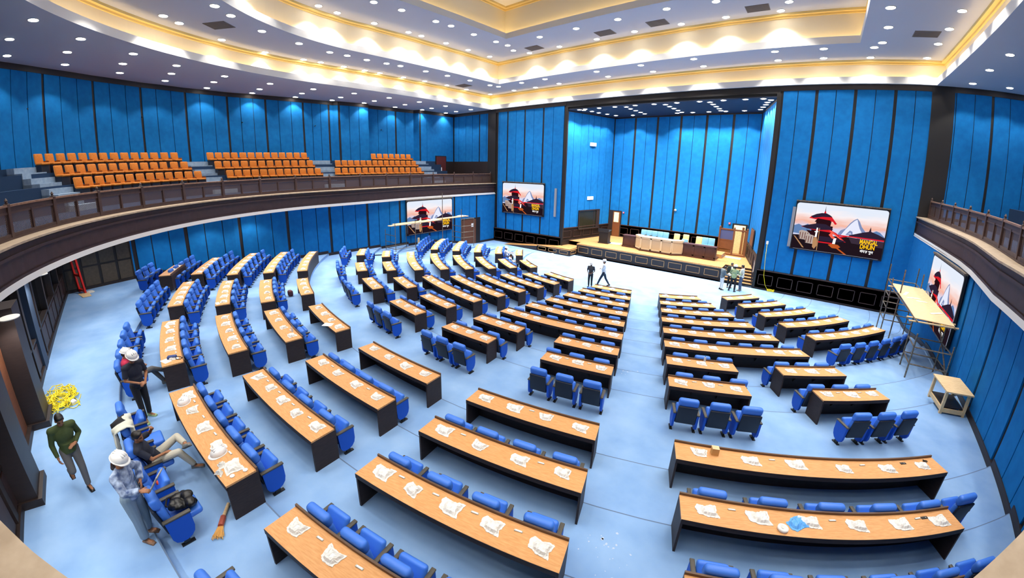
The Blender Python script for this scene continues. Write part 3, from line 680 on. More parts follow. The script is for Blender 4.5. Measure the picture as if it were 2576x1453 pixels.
# stairs between the sections
def stair(pa, pb, name_lb):
    """pa at the wall end (top) and pb at the railing end (bottom) of the stair's centre line"""
    a, b = Vector(pa), Vector(pb); d = (a - b); L = d.length; d.normalize(); n = Vector((-d.y, d.x)); m = MB(); N = 8
    for i in range(N):
        z = 5.95 + (8.14 - 5.95) * (i + 1) / N; q0 = b + d * (L * i / N); q1 = a
        m.prism([tuple(q0 - n * .85), tuple(q0 + n * .85), tuple(q1 + n * .85), tuple(q1 - n * .85)], 5.95, z)
    thing('gallery_stairs', name_lb, 'stairs', (0, 0, 0), 0, None, m.mesh('gallery_stairs', ['stair_carpet']))
stair((-26.7, -4.3), (-24.7, -1.2), 'grey carpeted gallery stairs beside the first orange section')
stair((-33.0, 5.1), (-29.9, 6.3), 'grey carpeted gallery stairs between first and second orange sections')
stair((-33.4, 14.6), (-29.9, 14.4), 'grey carpeted gallery stairs between second and third orange sections')
stair((-32.8, 24.8), (-29.5, 25.0), 'grey carpeted gallery stairs at the stage end')
# ---------------------------------------------------------------- gallery railing
rl = thing('gallery_railing', 'dark wooden gallery railing with lattice infill and finial posts', 'railing')
RL = gal(.66, 144); LN = plen(RL)
def band_bar(name, w, z0, z1, m):
    A, B = gal(.66 - w / 2, 144), gal(.66 + w / 2, 144); mb = MB()
    mb.band(A, z0, z1, 0); mb.band(B, z0, z1, 0); mb.flat(A, B, z1, 0, False); mb.flat(A, B, z0, 0, False)
    return obj(name, mb.mesh(name, [m]), rl)
band_bar('handrail', .13, 6.86, 6.92, 'handrail_wood'); band_bar('upper_rail', .07, 6.66, 6.72, 'rail_wood'); band_bar('lower_rail', .1, 6.02, 6.12, 'rail_wood'); band_bar('plinth', .16, 5.95, 6.02, 'rail_wood')
band_bar('frieze', .04, 6.72, 6.86, 'fascia_wood')
lm = bpy.data.materials.new('lattice'); lm.use_nodes = True; nt = lm.node_tree; bs = nt.nodes['Principled BSDF']; bs.inputs['Base Color'].default_value = lin('54413a'); bs.inputs['Roughness'].default_value = .6
uv = nt.nodes.new('ShaderNodeUVMap'); mp = nt.nodes.new('ShaderNodeMapping'); mp.inputs['Rotation'].default_value = (0, 0, PI / 4); mp.inputs['Scale'].default_value = (1, 1, 1)
vt = nt.nodes.new('ShaderNodeTexVoronoi'); vt.inputs['Randomness'].default_value = 0; vt.inputs['Scale'].default_value = 22
ma = nt.nodes.new('ShaderNodeMath'); ma.operation = 'LESS_THAN'; ma.inputs[1].default_value = .36
inv = nt.nodes.new('ShaderNodeMath'); inv.operation = 'SUBTRACT'; inv.inputs[0].default_value = 1
nt.links.new(uv.outputs[0], mp.inputs[0]); nt.links.new(mp.outputs[0], vt.inputs['Vector']); nt.links.new(vt.outputs['Distance'], ma.inputs[0]); nt.links.new(ma.outputs[0], inv.inputs[1]); nt.links.new(inv.outputs[0], bs.inputs['Alpha'])
MATS['lattice'] = lm
post_me = MB().add(*rbox(.15, .15, 1.0, .012, 1), 0, T(0, 0, 6.45)).lathe([(.045, 6.95), (.06, 6.97), (.03, 6.99), (.055, 7.03), (.03, 7.08), (.006, 7.11)], 10).mesh('post', ['rail_wood'])
thin_me = MB().box(-.04, .04, -.05, .05, 5.97, 6.72).mesh('mullion', ['rail_wood'])
NP = 34
def lattice_run(t0, t1):
    n = 6; vs = []; uvs = []
    for i in range(n + 1):
        p, _ = along(RL, t0 + (t1 - t0) * i / n)
        for z in (6.12, 6.66): vs.append((p[0], p[1], z)); uvs.append(((t1 - t0) * i / n, z))
    mb = MB().add(vs, [(2 * i, 2 * i + 2, 2 * i + 3, 2 * i + 1) for i in range(n)]); me = mb.mesh('lattice_infill', ['lattice'], fix=False)
    ul = me.uv_layers.new(name='UVMap')
    for lp in me.loops: ul.data[lp.index].uv = uvs[lp.vertex_index]
    return me
for i in range(NP + 1):
    t = .15 + (LN - .3) * i / NP; p, u = along(RL, t)
    obj('post', post_me, rl, (p[0], p[1], 0), math.degrees(math.atan2(u[1], u[0])))
    if i < NP:
        tn = .15 + (LN - .3) * (i + 1) / NP; q, uq = along(RL, (t + tn) / 2)
        obj('mullion', thin_me, rl, (q[0], q[1], 0), math.degrees(math.atan2(uq[1], uq[0])))
        obj('lattice_infill', lattice_run(t + .08, (t + tn) / 2 - .04), rl); obj('lattice_infill', lattice_run((t + tn) / 2 + .04, tn - .08), rl)
# ---------------------------------------------------------------- LED screens (drawn with flat glowing shapes, 4.9 x 2.95 m)
for n_, c_, s_ in (('sc_sun', 'f7a98c', 1.0), ('sc_mtn', '8fa0cf', 1.0), ('sc_snow', 'e9ecff', 1.25), ('sc_blue', '6f93c9', 1.0), ('sc_roof', '3a2c45', .8), ('sc_wall', '34161f', .8), ('sc_red', 'e0202c', 1.2), ('sc_red2', 'ff6a55', 1.2), ('sc_dark', '2a1c26', .8), ('sc_dim', '4a3a4c', .8), ('sc_drum', 'd8c4bb', .9), ('sc_stripe', '7a3c3a', .8), ('sc_wood', 'd9a273', .9), ('sc_lamp', 'd0602a', 1.1), ('sc_yellow', 'ffc21a', 1.4), ('sc_white', 'ffffff', 1.4), ('sc_pale', 'cfd6f2', 1.15)):
    emat(n_, c_, s_)
sk = bpy.data.materials.new('sc_sky'); sk.use_nodes = True; nt = sk.node_tree; nt.nodes.clear()
o_ = nt.nodes.new('ShaderNodeOutputMaterial'); e_ = nt.nodes.new('ShaderNodeEmission'); r_ = nt.nodes.new('ShaderNodeValToRGB'); t_ = nt.nodes.new('ShaderNodeTexCoord'); s_ = nt.nodes.new('ShaderNodeSeparateXYZ'); nz = nt.nodes.new('ShaderNodeTexNoise'); ad = nt.nodes.new('ShaderNodeMath'); ad.operation = 'MULTIPLY_ADD'; mp = nt.nodes.new('ShaderNodeMapping'); mp.inputs['Scale'].default_value = (.6, 1, 3)
nt.links.new(t_.outputs['Object'], s_.inputs[0]); nt.links.new(t_.outputs['Object'], mp.inputs[0]); nt.links.new(mp.outputs[0], nz.inputs['Vector']); nz.inputs['Scale'].default_value = 1.2
dv = nt.nodes.new('ShaderNodeMath'); dv.operation = 'DIVIDE'; dv.inputs[1].default_value = 2.95
nt.links.new(s_.outputs['Z'], dv.inputs[0]); nt.links.new(nz.outputs['Fac'], ad.inputs[0]); ad.inputs[1].default_value = .22; nt.links.new(dv.outputs[0], ad.inputs[2]); nt.links.new(ad.outputs[0], r_.inputs[0])
cr = r_.color_ramp; cr.elements[0].position = .35; cr.elements[0].color = lin('c9d2f0'); cr.elements[1].position = 1.0; cr.elements[1].color = lin('e6eefc')
for p_, c_ in ((.62, 'd9d6ee'), (.70, 'f7b7a0'), (.80, 'f9d9d2'), (.9, 'fbf2f4')): q = cr.elements.new(p_); q.color = lin(c_)
nt.links.new(r_.outputs[0], e_.inputs[0]); e_.inputs[1].default_value = 1.25; nt.links.new(e_.outputs[0], o_.inputs[0]); MATS['sc_sky'] = sk
SW, SH = 4.9, 2.95
LAY = []
def shp(m, *pts): LAY.append((m, [(x * SW, z * SH) for x, z in pts]))
shp('sc_blue', (0, .34), (0, .5), (.05, .54), (.1, .5), (.15, .56), (.22, .48), (.3, .4), (.3, .3))
shp('sc_mtn', (.48, .36), (.52, .5), (.57, .55), (.61, .67), (.645, .74), (.68, .78), (.71, .72), (.74, .62), (.79, .52), (.84, .42), (.86, .34))
shp('sc_snow', (.53, .4), (.57, .53), (.62, .66), (.655, .73), (.68, .76), (.70, .66), (.72, .58), (.75, .5), (.77, .4), (.66, .36))
shp('sc_mtn', (.58, .42), (.62, .52), (.65, .5), (.66, .42)); shp('sc_pale', (.6, .44), (.63, .48), (.645, .44))
shp('sc_blue', (.82, .4), (.87, .54), (.9, .57), (.94, .55), (1, .46), (1, .34))
shp('sc_dark', (0, 0), (1, 0), (1, .36), (.62, .38), (.3, .34), (0, .3))
shp('sc_roof', (.82, .52), (.828, .58), (.836, .64), (.844, .58), (.85, .52)); shp('sc_roof', (.62, .42), (.76, .51), (.84, .55), (.93, .50), (1, .45), (1, .405), (.62, .405))
shp('sc_red', (.5, .405), (1, .405), (1, .375), (.5, .385)); shp('sc_red', (.5, .36), (.6, .40), (.64, .40), (.5, .33)); shp('sc_dim', (.62, .37), (1, .37), (1, .24), (.66, .26))
shp('sc_wall', (.2, .28), (.43, .28), (.43, .56), (.2, .56)); shp('sc_wall', (.24, .5), (.4, .5), (.41, .74), (.24, .72))
shp('sc_red', (.155, .69), (.3, .66), (.42, .66), (.45, .6), (.47, .62), (.4, .76), (.18, .74)); shp('sc_wall', (.22, .62), (.38, .62), (.4, .68), (.25, .70))
shp('sc_roof', (.17, .73), (.23, .79), (.29, .82), (.34, .82), (.38, .79), (.41, .75), (.3, .74), (.2, .70))
shp('sc_red', (.31, .82), (.322, .9), (.335, .82)); shp('sc_roof', (.318, .86), (.322, 1.0 - .02), (.327, .86))
shp('sc_red', (.08, .49), (.2, .45), (.4, .43), (.46, .39), (.57, .27), (.6, .26), (.48, .43), (.4, .49), (.14, .52)); shp('sc_red2', (.4, .46), (.42, .47), (.57, .29), (.55, .29))
shp('sc_roof', (.08, .50), (.15, .54), (.25, .59), (.35, .59), (.41, .54), (.44, .49), (.3, .46), (.15, .46)); shp('sc_wall', (.14, .43), (.4, .40), (.4, .31), (.22, .31))
shp('sc_roof', (.28, .26), (.3, .33), (.48, .33), (.6, .28), (.5, .24), (.3, .23)); shp('sc_red', (.28, .215), (.46, .215), (.46, .19), (.3, .19)); shp('sc_red2', (.4, .38), (.43, .44), (.45, .36), (.5, .3), (.44, .31))
for cx_, cz in ((.125, .30), (.2, .23)):
    shp('sc_drum', (cx_ - .06, cz + .09), (cx_ - .045, cz - .08), (cx_ + .04, cz - .09), (cx_ + .065, cz + .06), (cx_ + .03, cz + .1), (cx_ - .03, cz + .115))
    for j in range(4): x = cx_ - .045 + .028 * j; shp('sc_stripe', (x, cz + .07), (x + .008, cz + .07), (x + .006, cz - .07), (x - .002, cz - .07))
shp('sc_wood', (.01, .28), (.03, .27), (.15, .04), (.13, .04)); shp('sc_wood', (.235, .24), (.25, .3), (.272, .3), (.285, .24), (.29, .12), (.265, .04), (.24, .08)); shp('sc_white', (.25, .3), (.257, .5), (.272, .5), (.272, .3)); shp('sc_wood', (.285, .5), (.293, .5), (.3, .02), (.292, .02)); shp('sc_white', (.24, .42), (.28, .43), (.28, .41), (.24, .40))
shp('sc_white', (.455, .2), (.46, .31), (.49, .33), (.485, .2)); shp('sc_lamp', (.41, .17), (.45, .2), (.52, .19), (.55, .15), (.52, .11), (.46, .11)); shp('sc_lamp', (.5, .12), (.52, .13), (.63, -.0 + .01), (.6, .01))
def rrect(w, h, r, n=5):
    out = []
    for cx_, cz, a0 in ((w - r, h - r, 0), (r, h - r, 90), (r, r, 180), (w - r, r, 270)):
        out += [(cx_ + r * math.cos(rad(a0 + 90 * i / n)), cz + r * math.sin(rad(a0 + 90 * i / n))) for i in range(n + 1)]
    return out
def text_mesh(txt, size, bold=0.0, sx=1):
    cu = bpy.data.curves.new('t', 'FONT'); cu.body = txt; cu.size = size; cu.align_x = 'CENTER'; cu.offset = bold
    o = bpy.data.objects.new('t', cu); COL.objects.link(o); dg = bpy.context.evaluated_depsgraph_get(); dg.update()
    me = bpy.data.meshes.new_from_object(o.evaluated_get(dg)); bpy.data.objects.remove(o)
    return [(v.co.x * sx, v.co.y) for v in me.vertices], [list(p.vertices) for p in me.polygons]
def build_display():
    mb = MB(); mats_ = ['sc_sky']; mb.add([(x, 0, z) for x, z in rrect(SW, SH, .16)], [tuple(range(24))], 0)
    for i, (m, pts) in enumerate(LAY):
        if m not in mats_: mats_.append(m)
        y = -.0012 * (i + 1); mb.add([(x, y, min(max(z, .01), SH - .01)) for x, z in pts], [tuple(range(len(pts)))], mats_.index(m))
    for txt, size, cx_, cz, m, bold, sx in (('MANGAL', .37, .84 * SW, .285 * SH, 'sc_yellow', .012, .62), ('DHUN', .37, .835 * SW, .185 * SH, 'sc_yellow', .012, .72), ('मंगल धुन', .22, .835 * SW, .105 * SH, 'sc_white', .006, .95)):
        if m not in mats_: mats_.append(m)
        vs, fs = text_mesh(txt, size, bold, sx); mb.add([(x + cx_, -.09, y + cz) for x, y in vs], fs, mats_.index(m))
    return mb.mesh('display', mats_, fix=False)
DISP = build_display()
m = MB(); m.box(-.07, SW + .07, .005, .1, -.07, SH + .07); CASE = m.mesh('casing', ['metal_black'])
m = MB(); m.box(-.07, SW + .07, -.05, .1, SH + .07, SH + .15); TOPB = m.mesh('top_bracket', ['steel'])
def screen(lb, loc, rz, w=SW, h=SH):
    t = thing('display_screen', lb, 'screen', loc, rz, 'large display screens'); t.scale = (w / SW, 1, h / SH)
    obj('display', DISP, t); obj('casing', CASE, t); obj('top_bracket', TOPB, t); return t
screen('large lit display screen on the front wall right of the stage opening', (-.84, FY - .2, 3.16), 0, 5.0, 2.93)
screen('large lit display screen on the front wall left of the stage opening', (-25.55, FY - .2, 3.12), 0, 4.98, 2.93)
screen('lit display screen on the far side wall behind tube scaffolding', (XL + .22, 19.0, 1.86), 90, 5.05, 2.82)
screen('lit display screen on the near side wall beside the plywood-topped scaffold', (XR - .22, 23.95, 1.95), -90, 5.1, 2.72)
# narrow column loudspeakers and wall speakers
for x, lb in ((-.98, 'tall grey column loudspeaker left of the right front screen'), (-19.3, 'tall grey column loudspeaker right of the left front screen')):
    t = thing('column_loudspeaker', lb, 'loudspeaker', (x, FY - .12, 3.2), 0, 'column loudspeakers', MB().box(-.09, .09, -.08, .06, 0, 2.58).mesh('body', ['speaker_grey']))
    obj('grille', MB().box(-.07, .07, -.095, -.08, .05, 2.53).mesh('grille', [MATS['speaker_grey']]), t)
    obj('wall_bracket', MB().box(-.03, .03, .06, .12, .4, .5).mesh('wall_bracket', ['metal_black']), t)
for i, (x, y) in enumerate(((-28.0, -3.85), (-32.4, 2.0), (-34.05, 8.78), (-33.85, 14.66), (-33.6, 21.16))):
    ang = math.degrees(math.atan2(y - 14, x + 10.6))
    t = thing('wall_speaker', f'black loudspeaker high on the upper gallery wall, {on(i)} from the rear', 'loudspeaker', (x, y, 11.08), ang + 90, 'wall loudspeakers of the gallery')
    M = T(0, -.42, 0, rx=18)
    obj('cabinet', MB().add(*rbox(.52, .34, .36, .05, 2), 0, M).mesh('cabinet', ['speaker_black']), t)
    obj('wall_bracket', MB().tube([(0, .05, .05), (0, -.3, 0)], .035).mesh('wall_bracket', ['metal_black']), t)
# small wall fittings in the stage recess
def on_left(s, z): return (SLa[0] + (SLb[0] - SLa[0]) * s, SLa[1] + (SLb[1] - SLa[1]) * s, z)
lang = math.degrees(math.atan2(SLb[1] - SLa[1], SLb[0] - SLa[0])) - 90
for s, z, lb in ((.53, 9.88, 'upper white rectangular wall plate on the stage side wall'), (.53, 4.86, 'lower white rectangular wall plate on the stage side wall')):
    x, y, z = on_left(s, z); t = thing('wall_plate', lb, 'wall plate', (x + .1, y, z), lang, 'white wall plates', MB().box(-.03, .03, -.42, .42, -.16, .16).mesh('wall_plate', ['white_plastic']))
    obj('slot', MB().box(.03, .035, -.3, .3, -.02, .02).mesh('slot', ['grey_strip']), t)
bw = MB(); x0, y0, _ = on_left(.31, 0); x1, y1, _ = on_left(.755, 0); u = Vector((x1 - x0, y1 - y0)).normalized(); nn = Vector((u.y, -u.x))
def wb(mb, p, q, d0, d1, z0, z1, mi):
    a, b = Vector((x0, y0)) + u * p, Vector((x0, y0)) + u * q; mb.prism([tuple(a + nn * d0), tuple(b + nn * d0), tuple(b + nn * d1), tuple(a + nn * d1)], z0, z1, mi)
Lw = math.hypot(x1 - x0, y1 - y0); wb(bw, 0, Lw, .05, .09, 2.02, 3.65, 1); wb(bw, 0, Lw, .02, .2, 1.9, 2.02, 0); wb(bw, 0, Lw, .02, .16, 3.65, 3.75, 0); wb(bw, 0, .1, .02, .16, 2.0, 3.7, 0); wb(bw, Lw - .5, Lw, .02, .16, 2.0, 3.7, 0); wb(bw, Lw * .72, Lw * .75, .05, .11, 2.0, 3.7, 0)
struct('window_2', bw.mesh('window_2', ['dark_wood', mat('booth_glass', '2b2a1f', .15)]))
# stage doors
d = MB(); d.box(-17.1, -15.75, BY - .12, BY - .04, 1.0, 3.6, 0); d.box(-16.62, -15.85, BY - .16, BY - .1, 1.02, 3.5, 1); d.box(-16.5, -16.0, BY - .18, BY - .15, 2.45, 3.42, 2)
struct('door_2', d.mesh('door_2', ['dark_wood', 'brown_wood', 'lit_room']))
d = MB(); d.box(-5.6, -4.4, BY - .12, BY - .04, 1.0, 3.55, 0); d.box(-5.45, -4.55, BY - .15, BY - .1, 1.02, 3.42, 2); d.box(-4.78, -4.6, BY - .17, BY - .13, 1.02, 3.3, 1)
struct('door_3', d.mesh('door_3', ['black_wood', 'brown_wood', 'lit_room']))
d = MB(); d.box(XL, XL + .09, 25.35, 28.0, 0, 2.62, 0); d.box(XL + .06, XL + .12, 25.45, 27.35, 0, 2.5, 1); d.box(XL + .12, XL + .13, 26.7, 26.98, 1.75, 2.1, 2)
struct('door_4', d.mesh('door_4', ['black_wood', 'door_brown', 'white_plastic']))
d = MB(); d.box(-33.1, -33.0, 27.45, 29.0, 5.95, 8.75, 0); d.box(-33.02, -32.96, 27.55, 28.9, 5.95, 8.65, 1); d.box(-32.97, -32.94, 28.15, 28.3, 7.1, 7.5, 2)
struct('door_5', d.mesh('door_5', ['black_wood', mat('door_maroon', '5a2320', .5), 'white_plastic']))
# brown picture board at the right of the stage
t = thing('wall_board', 'brown framed board on the stage wall beside the lattice booth', 'board', (-3.55, 33.9, 2.4), 0)
q = Vector((SRb[0] - SRa[0], SRb[1] - SRa[1])).normalized(); rzq = math.degrees(math.atan2(q.y, q.x)); t.rotation_euler = (0, 0, rad(rzq)); t.location = (-3.58, 33.8, 2.35)
obj('board_sheet', MB().box(-.75, .75, .05, .09, 0, 1.2).mesh('board_sheet', ['door_brown']), t); obj('surround', MB().box(-.82, .82, .02, .06, -.07, 1.27).mesh('surround', ['dark_wood']), t)
# red alarm call points, camera dome
for (x, z), lb in (((-15.55, 3.45), 'small red alarm call point by the left stage door'), ((-5.85, 3.5), 'small red alarm call point by the right stage door')):
    t = thing('alarm_call_point', lb, 'alarm', (x, BY - .1, z), 0, 'red alarm call points', MB().add(*rbox(.16, .08, .16, .02, 1)).mesh('housing', [mat('alarm_red' + str(int(-x)), 'd22a4a', .4)])); obj('button', MB().box(-.03, .03, -.05, -.04, -.03, .03).mesh('button', ['white_plastic']), t)
t = thing('security_camera', 'small white dome camera on a dark strip behind the stage', 'camera', (-10.55, BY - .14, 4.17), 0, None, MB().ell((0, 0, 0), (.1, .1, .1)).mesh('dome', ['white_plastic'], True)); obj('dark_lens', MB().ell((0, -.08, -.02), (.045, .03, .045)).mesh('dark_lens', ['glass_dark'], True), t)
# ---------------------------------------------------------------- stage furniture
t = thing('lectern', 'black wooden lectern standing on the stage', 'lectern', (-15.35, 32.5, 1.0), 4)
obj('body', MB().box(-.42, .42, -.32, .32, .08, 1.05).mesh('body', ['black_wood']), t); obj('base', MB().box(-.48, .48, -.38, .38, 0, .1).mesh('base', ['dark_wood']), t)
obj('reading_top', MB().box(-.5, .5, -.42, .4, 0, .06, 0, T(0, 0, 1.1, rx=8)).box(-.5, .5, -.42, -.38, .0, .28, 0, T(0, 0, 1.08)).mesh('reading_top', ['black_wood']), t)
t = thing('floor_mat', 'pale blue mat on the stage boards beside the lectern', 'mat', (-14.45, 33.0, 1.0), 10, None, MB().box(-.45, .45, -.4, .4, 0, .012).mesh('floor_mat', ['carpet']))
t = thing('floor_mat', 'pale blue mat on the stage at the lattice booth door', 'mat', (-4.9, 34.7, 1.0), 0, None, MB().box(-.6, .6, -.3, .3, 0, .012).mesh('floor_mat', ['carpet']))
ds = thing('presiding_desk', 'long stage desk with cream lattice front and dark wooden wings', 'desk', (0, 0, 1.0))
seg = [(-12.35, 32.35), (-11.65, 31.7), (-9.05, 31.7), (-8.35, 32.3)]
def facing(mb, a, b, n, z0, z1, th, mi_f, mi_p):
    u = Vector((b[0] - a[0], b[1] - a[1])); L = u.length; u.normalize(); nv = Vector((u.y, -u.x)); A = Vector(a)
    q = lambda t, d_: tuple(A + u * t + nv * d_)
    mb.prism([q(0, -th), q(L, -th), q(L, 0), q(0, 0)], z0, z1, mi_p)
    for i in range(n):
        t0, t1 = L * i / n, L * (i + 1) / n
        for (p, r, c, e) in ((t0, t1, z0, z0 + .1), (t0, t1, z1 - .1, z1), (t0, t0 + .07, z0, z1), (t1 - .07, t1, z0, z1)):
            mb.prism([q(p, 0), q(r, 0), q(r, .035), q(p, .035)], c, e, mi_f)
for nm, a, b, n in (('front_lattice', seg[1], seg[2], 3), ('side_lattice', seg[0], seg[1], 1), ('side_lattice', seg[2], seg[3], 1)):
    m = MB(); facing(m, a, b, n, .12, 1.14, .05, 0, 1); obj(nm, m.mesh(nm, ['cream_wood', 'cream_lattice']), ds)
m = MB(); m.prism([(-12.4, 32.35), (-11.68, 31.64), (-9.02, 31.64), (-8.3, 32.3), (-8.4, 32.75), (-9.2, 32.4), (-11.5, 32.4), (-12.3, 32.8)], 1.14, 1.2); obj('counter_top', m.mesh('counter_top', ['cream_wood']), ds)
m = MB(); m.prism([(-12.45, 32.4), (-11.7, 31.58), (-9.0, 31.58), (-8.3, 32.2), (-8.3, 33.4), (-12.45, 33.4)], 0, .13); obj('plinth', m.mesh('plinth', ['maroon_wood']), ds)
for x0, x1, n in ((-13.5, -12.35, 1), (-8.35, -5.85, 3)):
    m = MB(); m.box(x0, x1, 32.32, 32.4, .1, .98, 0); facing(m, (x0, 32.3), (x1, 32.3), n, .12, .98, .04, 0, 0); m.box(x0 - .03, x1 + .03, 32.22, 32.85, .98, 1.04, 0); m.box(x0 - .04, x1 + .04, 32.2, 33.6, 0, .12, 1); m.box(x1 - .06, x1, 32.3, 32.85, .1, 1.0, 0); m.box(x0, x0 + .06, 32.3, 32.85, .1, 1.0, 0)
    obj('wing', m.mesh('wing', ['maroon_wood', 'maroon_wood']), ds)
dais = thing('dais', 'low wooden dais under the chairs behind the presiding desk', 'platform', (0, 0, 1.0), 0, None, MB().box(-13.3, -5.6, 33.62, 35.2, 0, .3).mesh('dais', ['stage_wood']))
SCH = {}
def stage_chair_parts(m):
    return (padded('back_cushion', .5, .1, .62, .05, T(0, .24, .78, rx=-8), m), padded('seat', .54, .52, .1, .04, T(0, 0, .46), m))
legs_me = [MB().box(sx * .22 - .02, sx * .22 + .02, sy * .22 - .02, sy * .22 + .02, 0, .42).mesh('leg', ['dark_wood']) for sx in (-1, 1) for sy in (-1, 1)]
SCH['pale_blue'] = stage_chair_parts('pale_blue_leather'); SCH['cream'] = stage_chair_parts('cream_leather')
arm2 = [padded('armrest', .05, .4, .04, .01, T(s * .29, 0, .66), 'dark_wood', 1) for s in (-1, 1)]
for i, (x, y, c) in enumerate([(-12.45, 34.2, 'pale_blue'), (-11.95, 34.2, 'pale_blue'), (-11.46, 34.2, 'pale_blue'), (-10.95, 34.2, 'pale_blue'), (-10.45, 34.2, 'pale_blue'), (-9.5, 34.2, 'cream'), (-8.78, 34.4, 'cream'), (-8.5, 33.05, 'pale_blue'), (-7.65, 34.2, 'cream'), (-7.15, 34.2, 'pale_blue'), (-6.65, 34.2, 'pale_blue')]):
    z = 1.3 if y > 33.6 else 1.12
    t = thing('stage_chair', f'{c.replace("_", " ")} upholstered chair behind the stage desk, {on(i)} from left', 'chair', (x, y, z), 0, 'chairs on the stage')
    obj('back_cushion', SCH[c][0], t); obj('seat', SCH[c][1], t)
    for l in legs_me: obj('leg', l, t)
    if i in (0, 1, 2):
        for a in arm2: obj('armrest', a, t)
t = thing('lattice_booth', 'brown wooden lattice booth by the right stage door', 'booth', (0, 0, 1.0))
lb2 = lm.copy(); lb2.name = 'lattice_brown'; lb2.node_tree.nodes['Principled BSDF'].inputs['Base Color'].default_value = lin('94602f'); MATS['lattice_brown'] = lb2
def lat_panel(name, x0, x1, y, z0, z1, M=None):
    me = MB().add([(x0, y, z0), (x1, y, z0), (x1, y, z1), (x0, y, z1)], [(0, 1, 2, 3)], 0, M).mesh(name, ['lattice_brown'], fix=False); ul = me.uv_layers.new(name='UVMap')
    for lp in me.loops: v = me.vertices[lp.vertex_index].co; ul.data[lp.index].uv = (v.x + v.y, v.z)
    return me
for x in (-6.32, -5.2, -4.2):
    obj('post', MB().box(x - .06, x + .06, 35.54, 35.66, 0, 2.25).ell((x, 35.6, 2.3), (.07, .07, .07), 8, 6).mesh('post', ['brown_wood']), t)
for x0, x1 in ((-6.26, -5.26), (-5.14, -4.26)):
    obj('rail', MB().box(x0, x1, 35.56, 35.64, 2.08, 2.2).mesh('rail', ['brown_wood']), t); obj('rail', MB().box(x0, x1, 35.56, 35.64, 0, .12).mesh('rail', ['brown_wood']), t)
obj('lattice_infill', lat_panel('lattice_infill', -6.26, -5.26, 35.6, .12, 1.2), t); obj('lattice_infill', lat_panel('lattice_infill', -5.14, -4.26, 35.6, .12, 2.1), t)
obj('solid_infill', MB().box(-6.26, -5.26, 35.57, 35.63, .5, 1.2).mesh('solid_infill', ['brown_wood']), t)
obj('glazed_infill', MB().box(-6.26, -5.26, 35.59, 35.61, 1.3, 2.08).mesh('glazed_infill', [mat('tinted_glass', '5c5f86', .2, alpha=.75)]), t); obj('rail', MB().box(-6.26, -5.26, 35.56, 35.64, 1.2, 1.3).mesh('rail', ['brown_wood']), t)
t = thing('stair_handrail', 'dark wooden handrail sloping beside the stage steps', 'handrail', (0, 0, 0))
pts = [(-2.86, 30.35, 1.0), (-3.0, 31.9, 1.95), (-3.6, 34.6, 2.0)]
obj('top_bar', MB().tube(pts, .06, 6).mesh('top_bar', ['rail_wood']), t)
for i in range(13):
    f = i / 12; y = 30.4 + 4.2 * f; x = -2.86 - .74 * f; zt = 1.0 + .95 * min(1, (y - 30.35) / 1.55); zb = min(1.0, max(0, (y - 30.3) / .27 * .167))
    obj('baluster', MB().box(x - .025, x + .025, y - .025, y + .025, zb, zt).mesh('baluster', ['rail_wood']), t)
# ---------------------------------------------------------------- scaffolds, bench and clutter on the floor
def tube_part(t, name, p, q, r=.03, m='steel'): obj(name, MB().tube([p, q], r, 6).mesh(name, [m]), t)
t = thing('scaffold', 'tube scaffold with plywood deck in front of the near side screen', 'scaffold', (0, 0, 0))
zf = lambda x, y: fz(x, y)
for x, y, z1 in ((4.05, 25.3, 3.75), (5.3, 25.2, 3.75), (4.05, 24.0, 3.3), (5.3, 24.0, 3.7), (4.15, 22.2, 4.05), (4.2, 19.0, 2.9), (5.4, 19.0, 3.0), (4.2, 17.75, 2.6), (5.5, 17.75, 2.4)):
    tube_part(t, 'upright_tube', (x, y, zf(x, y)), (x, y, z1))
for h in (.75, 1.5, 2.2, 2.95):
    for a, b in (((4.05, 25.3), (5.3, 25.2)), ((4.05, 24.0), (5.3, 24.0)), ((4.05, 25.3), (4.05, 24.0)), ((5.3, 25.2), (5.3, 24.0))):
        tube_part(t, 'ledger_tube', (*a, .62 + h * .8), (*b, .62 + h * .8), .026)
for h in (.5, 1.15):
    for a, b in (((4.2, 19), (5.4, 19)), ((4.2, 17.75), (5.5, 17.75)), ((4.2, 19), (4.2, 17.75)), ((5.4, 19), (5.5, 17.75))):
        tube_part(t, 'ledger_tube', (*a, .95 + h), (*b, .95 + h), .026)
tube_part(t, 'brace_tube', (5.5, 17.75, 1.3), (5.35, 20.5, 2.9)); tube_part(t, 'ledger_tube', (4.05, 24, 2.85), (4.15, 18, 2.95)); tube_part(t, 'ledger_tube', (5.4, 24, 2.85), (5.45, 18, 2.95))
for y in (18.2, 18.7, 23.9): tube_part(t, 'ledger_tube', (3.9, y, 2.9), (5.6, y, 2.95), .035, 'plywood')
obj('deck_board', MB().prism([(4.1, 18.3), (5.45, 18.2), (5.4, 24.1), (4.08, 24.2)], 2.98, 3.01).mesh('deck_board', ['plywood']), t)
for i, (x, y, a, l) in enumerate(((4.6, 21.6, 20, .6), (4.85, 21.2, 5, .45), (5.1, 19.6, 40, .7), (4.4, 22.3, 70, .8))):
    thing('loose_sheet', f'torn paper scrap on the plywood scaffold deck, {on(i)} along it', 'paper', (x, y, 3.012), a, 'paper scraps on the scaffold', MB().prism([(-l / 2, -.06), (l / 2, -.04), (l / 2 - .1, .08), (-l / 2, .06)], 0, .01).mesh('loose_sheet', ['white_paper']))
t = thing('scaffold', 'tube scaffold with planks before the far side screen', 'scaffold', (0, 0, 0))
